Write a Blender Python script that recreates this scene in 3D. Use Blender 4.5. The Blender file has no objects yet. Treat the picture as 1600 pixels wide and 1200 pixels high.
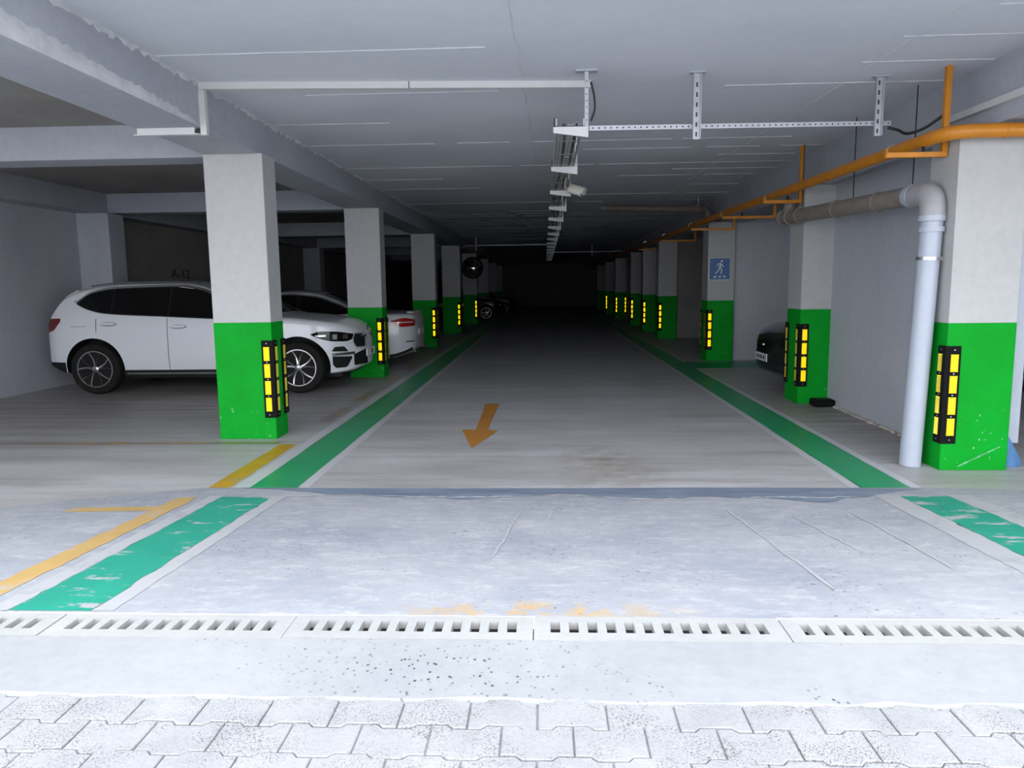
import bpy, bmesh, math, random
import numpy as np
from mathutils import Vector, Matrix

random.seed(7)
SC = bpy.context.scene
COL = SC.collection

# ------------------------------------------------------------------ camera
F, CX, CY, H = 1165.0, 800.0, 600.0, 1.5          # focal length and centre in pixels of a 1600x1200 frame
VPX, VPY, RHO = 851.0, 446.0, 0.012               # vanishing point of the driving lane, tilt of the horizon

def _axes():
    yv = np.array([VPX - CX, VPY - CY, F]); r = np.array([math.cos(RHO), -math.sin(RHO), 0.0])
    n = np.cross(yv, r); n /= np.linalg.norm(n)
    if n[1] < 0: n = -n
    yv = yv / np.linalg.norm(yv)
    xx = np.cross(n, yv); xx /= np.linalg.norm(xx)
    return np.stack([xx, yv, -n])
W = _axes()
cam_data = bpy.data.cameras.new('camera'); cam = bpy.data.objects.new('camera', cam_data); COL.objects.link(cam)
cam_data.sensor_width = 36.0; cam_data.lens = F / 1600.0 * 36.0; cam_data.clip_start = 0.05; cam_data.clip_end = 300
R, D, Fw = W[:, 0], W[:, 1], W[:, 2]
m = Matrix(((R[0], -D[0], -Fw[0], 0), (R[1], -D[1], -Fw[1], 0), (R[2], -D[2], -Fw[2], H), (0, 0, 0, 1)))
cam.matrix_world = m
SC.camera = cam

def ray(px, py): return W @ np.array([px - CX, py - CY, F])
def onz(px, py, z=0.0):
    d = ray(px, py); t = (z - H) / d[2]; return Vector((d[0]*t, d[1]*t, z))
def ony(px, py, y):
    d = ray(px, py); t = y / d[1]; return Vector((d[0]*t, y, H + d[2]*t))
def onx(px, py, x):
    d = ray(px, py); t = x / d[0]; return Vector((x, d[1]*t, H + d[2]*t))

# ------------------------------------------------------------------ sky and exposure
world = bpy.data.worlds.new('overcast_sky'); SC.world = world; world.use_nodes = True
bg = world.node_tree.nodes['Background']
bg.inputs[0].default_value = (0.88, 0.925, 1.0, 1); bg.inputs[1].default_value = 1.0
SC.view_settings.view_transform = 'Standard'; SC.view_settings.look = 'None'
SC.view_settings.exposure = 2.12; SC.view_settings.gamma = 1.0; SC.view_settings.use_curve_mapping = False
try:
    SC.cycles.use_denoising = True
    SC.cycles.diffuse_bounces = 3; SC.cycles.glossy_bounces = 6; SC.cycles.max_bounces = 12
except Exception: pass

# ------------------------------------------------------------------ materials
MATS = {}
def new_mat(name):
    mt = bpy.data.materials.new(name); mt.use_nodes = True
    nt = mt.node_tree; b = nt.nodes['Principled BSDF']; MATS[name] = mt
    return mt, nt, b
def node(nt, t, **kw):
    n = nt.nodes.new(t)
    for k, v in kw.items():
        if isinstance(k, str) and k.startswith('i_'): n.inputs[k[2:]].default_value = v
        else: setattr(n, k, v)
    return n
def pos(nt, obj=False):
    if obj: return node(nt, 'ShaderNodeTexCoord').outputs['Object']
    return node(nt, 'ShaderNodeNewGeometry').outputs['Position']
def mapped(nt, src, scale):
    mp = node(nt, 'ShaderNodeMapping'); mp.inputs['Scale'].default_value = scale
    nt.links.new(src, mp.inputs['Vector']); return mp.outputs[0]
def noise(nt, vec, scale, detail=6, rough=0.6):
    n = node(nt, 'ShaderNodeTexNoise'); n.inputs['Scale'].default_value = scale
    n.inputs['Detail'].default_value = detail; n.inputs['Roughness'].default_value = rough
    nt.links.new(vec, n.inputs['Vector']); return n.outputs['Fac']
def ramp(nt, fac, stops):
    r = node(nt, 'ShaderNodeValToRGB'); el = r.color_ramp.elements
    while len(el) < len(stops): el.new(0.5)
    for e, (p, c) in zip(el, stops):
        e.position = p; e.color = (c, c, c, 1) if isinstance(c, (int, float)) else (*c, 1)
    nt.links.new(fac, r.inputs[0]); return r.outputs[0]
def mix(nt, fac, a, b, mode='MIX'):
    n = node(nt, 'ShaderNodeMix', data_type='RGBA', blend_type=mode)
    for idx, v in ((0, fac), (6, a), (7, b)):
        if isinstance(v, (int, float)): n.inputs[idx].default_value = v
        elif isinstance(v, tuple): n.inputs[idx].default_value = (*v, 1)
        else: nt.links.new(v, n.inputs[idx])
    return n.outputs[2]
def math_n(nt, op, a, b=None):
    n = node(nt, 'ShaderNodeMath', operation=op)
    for i, v in ((0, a), (1, b)):
        if v is None: continue
        if isinstance(v, (int, float)): n.inputs[i].default_value = v
        else: nt.links.new(v, n.inputs[i])
    return n.outputs[0]
def bump(nt, b, h, strength, dist=0.01):
    bp = node(nt, 'ShaderNodeBump'); bp.inputs['Strength'].default_value = strength; bp.inputs['Distance'].default_value = dist
    nt.links.new(h, bp.inputs['Height']); nt.links.new(bp.outputs[0], b.inputs['Normal'])
def blob(nt, p, c, rx, ry):
    """1 inside an elliptical spot on the ground round c, 0 outside"""
    s = node(nt, 'ShaderNodeVectorMath', operation='SUBTRACT'); nt.links.new(p, s.inputs[0]); s.inputs[1].default_value = (c[0], c[1], 0)
    q = node(nt, 'ShaderNodeVectorMath', operation='MULTIPLY'); nt.links.new(s.outputs[0], q.inputs[0]); q.inputs[1].default_value = (1/rx, 1/ry, 0)
    l = node(nt, 'ShaderNodeVectorMath', operation='LENGTH'); nt.links.new(q.outputs[0], l.inputs[0])
    return ramp(nt, l.outputs['Value'], [(0.25, 1.0), (1.0, 0.0)])

def simple(name, c, rough=0.5, metal=0.0, spec=0.5, var=0.0, vs=8, bmp=0.0, obj=True, coat=0.0):
    mt, nt, b = new_mat(name)
    b.inputs['Roughness'].default_value = rough; b.inputs['Metallic'].default_value = metal
    b.inputs['Specular IOR Level'].default_value = spec; b.inputs['Coat Weight'].default_value = coat
    p = pos(nt, obj); n = noise(nt, p, vs)
    lo = tuple(max(0, x*(1-var)) for x in c); hi = tuple(min(1, x*(1+var)) for x in c)
    nt.links.new(ramp(nt, n, [(0.3, lo), (0.7, hi)]), b.inputs['Base Color'])
    if bmp: bump(nt, b, noise(nt, p, vs*6), bmp, 0.004)
    return mt

def concrete(name, a, c, rough=0.75, scale=1.0, streak=(1, 1, 1), bmp=0.25, extra=None, spec=0.35):
    mt, nt, b = new_mat(name)
    b.inputs['Specular IOR Level'].default_value = spec
    p = pos(nt); ps = mapped(nt, p, streak)
    n1 = noise(nt, ps, 0.9*scale, 8, 0.65); n2 = noise(nt, p, 14*scale, 5, 0.7)
    col = mix(nt, ramp(nt, n1, [(0.32, 0.0), (0.68, 1.0)]), a, c)
    col = mix(nt, 0.35, col, mix(nt, n2, (0.3, 0.3, 0.3), (0.7, 0.7, 0.7)), 'OVERLAY')
    if extra: col = extra(nt, p, col)
    nt.links.new(col, b.inputs['Base Color'])
    nt.links.new(ramp(nt, n1, [(0.3, rough-0.12), (0.7, rough+0.1)]), b.inputs['Roughness'])
    if bmp: bump(nt, b, n2, bmp, 0.006)
    return mt

def fx_floor(nt, p, col):
    st = noise(nt, mapped(nt, p, (0.35, 3.2, 1)), 1.2, 8, 0.7)
    col = mix(nt, ramp(nt, st, [(0.50, 0.0), (0.72, 0.55)]), col, (0.24, 0.20, 0.17))
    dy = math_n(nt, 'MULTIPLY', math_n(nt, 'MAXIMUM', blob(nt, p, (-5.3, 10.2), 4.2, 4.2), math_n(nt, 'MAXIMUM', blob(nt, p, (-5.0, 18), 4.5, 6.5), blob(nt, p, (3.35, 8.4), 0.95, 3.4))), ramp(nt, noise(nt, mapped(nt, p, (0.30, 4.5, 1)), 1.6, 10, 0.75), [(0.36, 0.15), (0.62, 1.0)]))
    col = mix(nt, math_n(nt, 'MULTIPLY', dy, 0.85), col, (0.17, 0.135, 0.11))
    sm = math_n(nt, 'MULTIPLY', blob(nt, p, (0.5, 6.1), 0.55, 1.1), ramp(nt, noise(nt, p, 5), [(0.35, 0.0), (0.65, 0.75)]))
    return mix(nt, sm, col, (0.30, 0.24, 0.18))
def fx_ramp(nt, p, col):
    sp = ramp(nt, noise(nt, p, 42, 3, 0.5), [(0.63, 0.0), (0.68, 1.0)])
    ar = ramp(nt, noise(nt, p, 1.6, 3), [(0.45, 0.0), (0.62, 1.0)])
    col = mix(nt, math_n(nt, 'MULTIPLY', sp, ar), col, (0.16, 0.16, 0.18))
    wl = ramp(nt, noise(nt, mapped(nt, p, (0.8, 1.9, 1)), 6.5, 12, 0.85), [(0.50, 0.0), (0.62, 0.85)])
    col = mix(nt, wl, col, (0.52, 0.52, 0.52))
    ru = math_n(nt, 'MULTIPLY', blob(nt, p, (-0.05, 3.02), 0.75, 0.13), ramp(nt, noise(nt, p, 11), [(0.46, 0.0), (0.58, 0.85)]))
    return mix(nt, ru, col, (0.55, 0.36, 0.14))
def fx_strip(nt, p, col):
    v = node(nt, 'ShaderNodeTexVoronoi'); v.inputs['Scale'].default_value = 42; nt.links.new(mapped(nt, p, (1, 0.8, 1)), v.inputs['Vector'])
    dot = ramp(nt, v.outputs['Distance'], [(0.17, 1.0), (0.30, 0.0)])
    sel = ramp(nt, noise(nt, p, 30, 2), [(0.47, 0.0), (0.53, 1.0)])
    ar = math_n(nt, 'MAXIMUM', blob(nt, p, (-0.38, 2.5), 0.75, 0.30), ramp(nt, noise(nt, p, 2.3, 3), [(0.55, 0.0), (0.7, 0.8)]))
    return mix(nt, math_n(nt, 'MULTIPLY', math_n(nt, 'MULTIPLY', dot, sel), ar), col, (0.04, 0.04, 0.045))

concrete('floor_concrete', (0.42, 0.41, 0.405), (0.58, 0.575, 0.585), rough=0.5, streak=(0.5, 1.6, 1), bmp=0.12, extra=fx_floor, spec=0.5)
concrete('ramp_concrete', (0.29, 0.31, 0.37), (0.44, 0.445, 0.465), rough=0.75, streak=(0.8, 1.2, 1), bmp=0.4, extra=fx_ramp)
concrete('strip_concrete', (0.325, 0.335, 0.35), (0.395, 0.40, 0.405), rough=0.85, bmp=0.5, extra=fx_strip)
concrete('joint_concrete', (0.15, 0.19, 0.26), (0.27, 0.32, 0.40), rough=0.6, streak=(0.6, 3, 1), scale=2.5, bmp=0.5)
def fx_paver(nt, p, col):
    g1 = ramp(nt, noise(nt, p, 150, 2, 0.5), [(0.53, 0.0), (0.62, 0.9)])
    ar = ramp(nt, noise(nt, p, 6.5, 3), [(0.42, 0.15), (0.62, 1.0)])
    return mix(nt, math_n(nt, 'MULTIPLY', g1, ar), col, (0.16, 0.14, 0.14))
concrete('paver_concrete', (0.33, 0.335, 0.345), (0.41, 0.41, 0.415), rough=0.9, scale=4, bmp=0.6, extra=fx_paver)
concrete('drain_concrete', (0.385, 0.385, 0.38), (0.44, 0.44, 0.43), rough=0.8, scale=2, bmp=0.2)
concrete('channel_concrete', (0.03, 0.028, 0.025), (0.07, 0.06, 0.055), rough=0.9, scale=3)
concrete('ceiling_paint', (0.64, 0.65, 0.72), (0.72, 0.725, 0.78), rough=0.85, streak=(0.6, 1, 1), bmp=0.3)
concrete('beam_paint', (0.36, 0.37, 0.42), (0.44, 0.45, 0.49), rough=0.85, bmp=0.3)
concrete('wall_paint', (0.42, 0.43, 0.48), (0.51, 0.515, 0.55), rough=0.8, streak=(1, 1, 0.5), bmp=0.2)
concrete('wall_shade_paint', (0.22, 0.21, 0.20), (0.30, 0.29, 0.28), rough=0.85, bmp=0.2)  # wall colour darkened to dim the deep end of the garage
concrete('facade_render', (0.55, 0.54, 0.52), (0.62, 0.61, 0.59), rough=0.9)
concrete('plaster_white', (0.50, 0.51, 0.54), (0.72, 0.72, 0.74), rough=0.9, scale=3, bmp=0.8)
concrete('pillar_white', (0.45, 0.445, 0.435), (0.50, 0.495, 0.485), rough=0.6, bmp=0.1)
concrete('crust', (0.50, 0.505, 0.52), (0.58, 0.58, 0.585), rough=0.95, scale=4, bmp=0.8)
concrete('raw_and_shade_concrete', (0.24, 0.225, 0.21), (0.33, 0.31, 0.29), rough=0.9, bmp=0.3)  # bare bay slabs; on the deep left wall it paints in missing light
concrete('rubble', (0.35, 0.31, 0.26), (0.62, 0.58, 0.50), rough=0.95, scale=5, bmp=0.8)

def paint(name, c, wear, under=(0.40, 0.40, 0.42), lo=0.60, hi=0.68, rough=0.35, sc=6.0, streak=(1, 1, 1), var=0.25):
    mt, nt, b = new_mat(name); p = pos(nt)
    n = noise(nt, mapped(nt, p, streak), sc, 8, 0.7)
    base = mix(nt, noise(nt, p, 3.0, 6, 0.7), tuple(x*(1-var) for x in c), tuple(min(1, x*(1+var)) for x in c))
    nt.links.new(mix(nt, math_n(nt, 'MULTIPLY', ramp(nt, n, [(lo, 0.0), (hi, 1.0)]), wear), base, under), b.inputs['Base Color'])
    b.inputs['Roughness'].default_value = rough; b.inputs['Specular IOR Level'].default_value = 0.5
    return mt
def fx_green():
    mt, nt, b = new_mat('pillar_green'); p = pos(nt)
    base = mix(nt, ramp(nt, noise(nt, p, 2.2, 4), [(0.3, 0.0), (0.7, 1.0)]), (0.0, 0.28, 0.014), (0.0, 0.35, 0.022))
    z = node(nt, 'ShaderNodeSeparateXYZ'); nt.links.new(p, z.inputs[0])
    low = ramp(nt, z.outputs[2], [(0.0, 1.0), (0.55, 0.0)])
    ch = ramp(nt, noise(nt, p, 16, 4, 0.6), [(0.66, 0.0), (0.69, 1.0)])
    nt.links.new(mix(nt, math_n(nt, 'MULTIPLY', math_n(nt, 'MULTIPLY', ch, low), 0.7), base, (0.35, 0.62, 0.42)), b.inputs['Base Color'])
    b.inputs['Roughness'].default_value = 0.6; b.inputs['Specular IOR Level'].default_value = 0.15
fx_green()
paint('stripe_green', (0.008, 0.34, 0.13), 0.75, lo=0.53, hi=0.72, streak=(0.4, 3.0, 1), under=(0.16, 0.30, 0.20))
paint('stripe_green_overexposed', (0.02, 0.32, 0.22), 1.0, under=(0.42, 0.435, 0.45), lo=0.56, hi=0.61, rough=0.6, streak=(0.7, 1.8, 1))  # same green paint as inside, brightening by daylight tinted into it
paint('stripe_white', (0.60, 0.60, 0.63), 0.7, under=(0.45, 0.44, 0.44), lo=0.6, hi=0.75, var=0.1)
paint('stripe_white_ramp', (0.46, 0.465, 0.475), 0.8, under=(0.37, 0.38, 0.40), lo=0.52, hi=0.62, rough=0.7, var=0.06)
paint('line_yellow', (0.62, 0.34, 0.025), 0.9, under=(0.34, 0.32, 0.30), lo=0.55, hi=0.72, sc=4)
paint('line_yellow_faint', (0.42, 0.29, 0.10), 1.0, under=(0.29, 0.27, 0.25), lo=0.42, hi=0.56, sc=5)
paint('line_yellow_ramp', (0.55, 0.36, 0.13), 1.0, under=(0.42, 0.42, 0.44), lo=0.56, hi=0.66, rough=0.7)
paint('arrow_orange', (0.62, 0.27, 0.05), 0.6, under=(0.3, 0.26, 0.22), lo=0.58, hi=0.75)

simple('rubber_black', (0.008, 0.008, 0.008), 0.8, spec=0.12, bmp=0.1)
simple('scratch_green', (0.20, 0.46, 0.26), 0.7)
simple('bolt_steel', (0.55, 0.55, 0.55), 0.35, 0.9)
simple('galvanised', (0.50, 0.51, 0.54), 0.45, 0.35, var=0.1)
simple('tray_steel', (0.30, 0.28, 0.25), 0.5, 0.4, var=0.1)
simple('plastic_white', (0.62, 0.62, 0.61), 0.45, var=0.03)
simple('pvc_grey', (0.42, 0.45, 0.52), 0.35, var=0.04)
simple('pvc_elbow', (0.36, 0.35, 0.36), 0.45, var=0.1)
simple('pvc_grey_dusty', (0.22, 0.19, 0.165), 0.6, var=0.15)
simple('gas_orange', (0.58, 0.21, 0.012), 0.4, var=0.12)
simple('cable_black', (0.015, 0.015, 0.015), 0.5)
simple('sign_blue', (0.02, 0.12, 0.36), 0.35, var=0.08)
simple('sign_white', (0.80, 0.82, 0.84), 0.4)
simple('letter_black', (0.02, 0.02, 0.02), 0.6)
simple('mirror_glass', (0.85, 0.86, 0.88), 0.03, 1.0)
simple('cctv_shell', (0.66, 0.62, 0.55), 0.45)
simple('tarp_blue', (0.22, 0.46, 0.80), 0.5, var=0.1)
simple('car_white', (0.74, 0.75, 0.78), 0.28, spec=0.5, coat=0.6, var=0.01)
simple('car_black', (0.010, 0.010, 0.011), 0.25, spec=0.5, coat=0.7)
simple('car_glass', (0.006, 0.006, 0.006), 0.08, spec=0.35)
simple('car_trim', (0.012, 0.012, 0.012), 0.6, spec=0.25)
simple('car_seam', (0.05, 0.05, 0.055), 0.7)
simple('chrome', (0.78, 0.78, 0.78), 0.15, 1.0)
simple('rim_dark', (0.07, 0.07, 0.07), 0.3, 0.8)
simple('rim_edge', (0.42, 0.42, 0.42), 0.25, 0.9)
simple('tyre', (0.016, 0.015, 0.014), 0.9, spec=0.2, bmp=0.2)
simple('lamp_clear', (0.85, 0.86, 0.88), 0.15, 0.3)
simple('lamp_red_dark', (0.16, 0.012, 0.010), 0.2, coat=0.6)
simple('car_shadow', (0.30, 0.31, 0.34), 0.5)
simple('lamp_red', (0.45, 0.012, 0.012), 0.15, coat=0.6)
simple('plate_white', (0.78, 0.78, 0.78), 0.4)
simple('plate_blue', (0.02, 0.06, 0.35), 0.4)
simple('dark_pipe', (0.16, 0.12, 0.10), 0.55, var=0.1)
# yellow prismatic reflector sheet: mirror-like corner cubes over a yellow ground
mt, nt, b = new_mat('reflector_yellow')
b.inputs['Metallic'].default_value = 0.72; b.inputs['Roughness'].default_value = 0.06
b.inputs['Base Color'].default_value = (1.0, 0.86, 0.10, 1)

# ------------------------------------------------------------------ mesh helpers
def bx(bm, lo, hi):
    v = [bm.verts.new((x, y, z)) for x in (lo[0], hi[0]) for y in (lo[1], hi[1]) for z in (lo[2], hi[2])]
    for q in ((0,1,3,2), (4,6,7,5), (0,4,5,1), (2,3,7,6), (0,2,6,4), (1,5,7,3)): bm.faces.new([v[i] for i in q])
    return v
def box_bm(lo, hi, bev=0.0, seg=1):
    bm = bmesh.new(); bx(bm, lo, hi)
    bmesh.ops.recalc_face_normals(bm, faces=bm.faces[:])
    if bev: bmesh.ops.bevel(bm, geom=bm.edges[:], offset=bev, segments=seg, affect='EDGES', profile=0.5)
    return bm
def frame_of(d):
    d = Vector(d).normalized(); up = Vector((0, 0, 1)) if abs(d.z) < 0.9 else Vector((1, 0, 0))
    a = d.cross(up).normalized(); return a, a.cross(d).normalized()
def tube(bm, pts, r, seg=12, cap=True):
    pts = [Vector(p) for p in pts]; rings = []; n = len(pts)
    rr = r if isinstance(r, (list, tuple)) else [r]*n
    a = None
    for i, p in enumerate(pts):
        d = (pts[min(i+1, n-1)] - pts[max(i-1, 0)]).normalized()
        if a is None: a, bb = frame_of(d)
        else:
            a = (a - d*a.dot(d)).normalized(); bb = a.cross(d).normalized()
        rings.append([bm.verts.new(p + (a*math.cos(t) + bb*math.sin(t))*rr[i]) for t in [2*math.pi*k/seg for k in range(seg)]])
    for r0, r1 in zip(rings, rings[1:]):
        for k in range(seg): bm.faces.new((r0[k], r0[(k+1) % seg], r1[(k+1) % seg], r1[k]))
    if cap:
        bm.faces.new(rings[0]); bm.faces.new(rings[-1][::-1])
def curve(pts, n=8):
    P_ = [Vector(p) for p in pts]; P_ = [P_[0]*2-P_[1]] + P_ + [P_[-1]*2-P_[-2]]; out = []
    for a, b, c, d in zip(P_, P_[1:], P_[2:], P_[3:]):
        for k in range(n):
            t = k/n; out.append(0.5*((b*2) + (c-a)*t + (a*2-b*5+c*4-d)*t*t + (b*3-a-c*3+d)*t**3))
    return out + [P_[-2]]
def bent(pts, r, n=6):
    """polyline with its inner corners rounded to radius r"""
    pts = [Vector(p) for p in pts]; out = [pts[0]]
    for a, b, c in zip(pts, pts[1:], pts[2:]):
        u = (a-b).normalized(); v = (c-b).normalized(); p, q = b + u*r, b + v*r
        for k in range(n+1):
            t = k/n; out.append(p*(1-t)**2 + b*2*t*(1-t) + q*t*t)
    out.append(pts[-1]); return out
def lathe(bm, prof, seg=32, axis='y', at=(0, 0, 0)):
    """prof: (radius, along-axis) pairs"""
    rings = []
    for r, h in prof:
        ring = []
        for k in range(seg):
            t = 2*math.pi*k/seg; c, s = r*math.cos(t), r*math.sin(t)
            q = {'y': (c, h, s), 'z': (c, s, h), 'x': (h, c, s)}[axis]
            ring.append(bm.verts.new(Vector(q) + Vector(at)))
        rings.append(ring)
    for a, b in zip(rings, rings[1:]):
        for k in range(seg): bm.faces.new((a[k], a[(k+1) % seg], b[(k+1) % seg], b[k]))
    bm.faces.new(rings[0]); bm.faces.new(rings[-1][::-1])
def prism(bm, pts, z0, z1):
    lo = [bm.verts.new((x, y, z0)) for x, y in pts]; hi = [bm.verts.new((x, y, z1)) for x, y in pts]
    n = len(pts); bm.faces.new(lo[::-1]); bm.faces.new(hi)
    for k in range(n): bm.faces.new((lo[k], lo[(k+1) % n], hi[(k+1) % n], hi[k]))
def put(name, bm, mat, parent=None, smooth=False, angle=35):
    if isinstance(bm, bmesh.types.BMesh):
        bmesh.ops.recalc_face_normals(bm, faces=bm.faces[:])
        me = bpy.data.meshes.new(name); bm.to_mesh(me); bm.free()
    else: me = bm
    if not me.materials: me.materials.append(MATS[mat])
    if smooth:
        me.shade_smooth()
        try: me.set_sharp_from_angle(angle=math.radians(angle))
        except Exception: pass
    o = bpy.data.objects.new(name, me); COL.objects.link(o)
    if parent is not None: o.parent = parent
    return o
def tag(o, label=None, cat=None, group=None, kind=None):
    for k, v in (('label', label), ('category', cat), ('group', group), ('kind', kind)):
        if v: o[k] = v
    return o
def thing(name, label, cat, loc=(0, 0, 0), rz=0.0, group=None):
    o = bpy.data.objects.new(name, None); COL.objects.link(o); o.location = loc; o.rotation_euler = (0, 0, rz)
    o.empty_display_size = 0.2
    return tag(o, label, cat, group)
def struct(name, bm, mat, parent=None, label=None, smooth=False):
    o = put(name, bm, mat, parent, smooth)
    if parent is None: o['kind'] = 'structure'
    if label: o['label'] = label
    return o
def sbox(name, lo, hi, mat, parent=None, label=None, bev=0.0): return struct(name, box_bm(lo, hi, bev), mat, parent, label)
def pbox(name, lo, hi, mat, parent, bev=0.0): return put(name, box_bm(lo, hi, bev), mat, parent)

# ------------------------------------------------------------------ main dimensions (metres)
CEIL, BEAM, RBEAM = 3.13, 2.79, 2.66
XL, XR, YF, YE = -7.72, 8.3, 3.2, 55.4       # left wall, outer right wall, front edge of the slab, end wall
BREAK, ZD, YD0, YD1 = 5.43, 0.131, 2.75, 2.96 # foot of the ramp, level of the drain, drain front and back
GREEN = 1.17
LP = [7.26, 12.35, 18.5, 24.0, 30.0, 36.0, 42.0, 48.0]
RP = [5.95, 9.33, 14.65, 20.9, 24.2, 27.6, 33.6, 39.0, 45.0]

# ------------------------------------------------------------------ floor, ramp, outdoor paving
def yb(x):
    if x < -2.6: return BREAK - 0.42*(min(-2.6 - x, 3.2))**1.15*1.0 if x > -4.4 else BREAK - 0.42*1.8**1.15
    if x > 2.9: return BREAK - 0.12*min(x - 2.9, 3.0)
    return BREAK
def ramp_z(x, y):
    if y >= yb(x): return 0.0
    t = (yb(x) - y)/(yb(x) - YD1); return ZD*t
def sheet(poly_fn, xs, ts, mat, name, parent, dz=0.0):
    """sheet between two edges: poly_fn(x) -> (y0, y1), height from the ramp"""
    bm = bmesh.new(); g = []
    for x in xs:
        y0, y1 = poly_fn(x); g.append([bm.verts.new((x, y0+(y1-y0)*t, ramp_z(x, y0+(y1-y0)*t)+dz)) for t in ts])
    for a, b in zip(g, g[1:]):
        for k in range(len(ts)-1): bm.faces.new((a[k], a[k+1], b[k+1], b[k]))
    return put(name, bm, mat, parent)
def lin(a, b, n): return [a+(b-a)*k/(n-1) for k in range(n)]

bm = bmesh.new(); g = []
for x in lin(-8.2, 8.6, 85):
    g.append([bm.verts.new((x, y, 0)) for y in [yb(x)] + lin(6.2, 56.0, 30)])
for a, b in zip(g, g[1:]):
    for k in range(len(a)-1): bm.faces.new((a[k], b[k], b[k+1], a[k+1]))
floor = struct('floor', bm, 'floor_concrete', label='brown grey concrete garage floor with tyre streaks')
bm = bmesh.new(); g = []
for x in lin(-8.2, 8.6, 85):
    g.append([bm.verts.new((x, y, ramp_z(x, y))) for y in lin(YD1, yb(x), 14)])
for a, b in zip(g, g[1:]):
    for k in range(len(a)-1): bm.faces.new((a[k], b[k], b[k+1], a[k+1]))
rampo = struct('ramp', bm, 'ramp_concrete', label='worn pale concrete ramp leading down into the garage')

def flat_strip(name, x0, x1, y0, y1, mat, parent, dz=0.003, n=2, jag=0.0):
    dz = dz*0.5; bm = bmesh.new(); g = []
    for y in lin(y0, y1, n):
        g.append([bm.verts.new((x0 + random.uniform(-jag, jag), y, ramp_z(x0, y)+dz)), bm.verts.new((x1 + random.uniform(-jag, jag), y, ramp_z(x1, y)+dz))])
    for a, b in zip(g, g[1:]): bm.faces.new((a[0], a[1], b[1], b[0]))
    return put(name, bm, mat, parent)
# inside: a green walking stripe between white edge lines on each side of the lane
def lab(o, t): o['label'] = t; return o
lab(flat_strip('green_stripe', -2.25, -1.88, BREAK, 50, 'stripe_green', floor, n=90, jag=0.006), 'green walkway stripe left of the lane')
flat_strip('white_line', -2.37, -2.25, BREAK, 50, 'stripe_white', floor, n=90, jag=0.005)
flat_strip('white_line', -1.88, -1.795, BREAK, 50, 'stripe_white', floor, n=90, jag=0.005)
lab(flat_strip('green_stripe', 2.31, 2.67, BREAK, 50, 'stripe_green', floor, n=90, jag=0.006), 'green walkway stripe right of the lane')
flat_strip('white_line', 2.235, 2.31, BREAK, 50, 'stripe_white', floor, n=90, jag=0.005)
flat_strip('white_line', 2.67, 2.745, BREAK, 13.3, 'stripe_white', floor, n=30, jag=0.005)
flat_strip('white_line', 2.67, 2.745, 14.5, 50, 'stripe_white', floor, n=60, jag=0.005)
lab(flat_strip('green_stripe', 2.67, 4.6, 13.36, 14.45, 'stripe_green', floor, n=6), 'green crossing branching towards the parking bay')
flat_strip('white_line', 2.67, 4.6, 13.28, 13.36, 'stripe_white', floor)
flat_strip('white_line', 2.745, 4.6, 14.45, 14.53, 'stripe_white', floor)
flat_strip('yellow_line', -2.575, -2.41, BREAK, 7.0, 'line_yellow', floor, n=10, jag=0.004)
for y0 in (8.2, 9.7, 11.6, 13.4, 15.5): flat_strip('yellow_line', -2.57, -2.43, y0, y0+1.0, 'line_yellow_faint', floor, n=6, jag=0.01)
for yy in (7.0, 12.1, 18.2):
    flat_strip('yellow_line', -7.6, -2.6, yy, yy+0.12, 'line_yellow_faint', floor)
# arrow pointing out of the garage
bm = bmesh.new()
pts = [(-0.69, 6.79), (-0.49, 7.66), (-0.61, 7.68), (-0.59, 9.42), (-0.76, 9.42), (-0.735, 7.70), (-0.88, 7.70)]
bm.faces.new([bm.verts.new((x, y, 0.003)) for x, y in pts])
lab(put('arrow_marking', bm, 'arrow_orange', floor), 'orange arrow painted on the floor')
# on the ramp the same stripes, worn, with overexposure put into the green
lab(flat_strip('green_stripe', -2.33, -1.965, YD1+0.02, 5.12, 'stripe_green_overexposed', rampo, 0.004, 30, 0.012), 'worn green stripe, tinted turquoise for overexposure')
flat_strip('white_line', -2.43, -2.33, YD1+0.02, 5.15, 'stripe_white_ramp', rampo, 0.004, 30, 0.006)
flat_strip('white_line', -1.965, -1.87, YD1+0.02, 5.15, 'stripe_white_ramp', rampo, 0.004, 30, 0.006)
lab(flat_strip('green_stripe', 2.46, 2.80, YD1+0.02, 5.15, 'stripe_green_overexposed', rampo, 0.004, 30, 0.012), 'worn green stripe, tinted turquoise for overexposure')
flat_strip('white_line', 2.29, 2.46, YD1+0.02, 5.2, 'stripe_white_ramp', rampo, 0.004, 30, 0.006)
flat_strip('white_line', 2.80, 2.96, YD1+0.02, 5.2, 'stripe_white_ramp', rampo, 0.004, 30, 0.006)
flat_strip('yellow_line', -2.64, -2.50, YD1+0.02, 5.1, 'line_yellow_ramp', rampo, 0.004, 30, 0.008)
flat_strip('yellow_line', -3.25, -2.64, 4.72, 4.84, 'line_yellow_ramp', rampo, 0.004, 4, 0.02)
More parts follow.
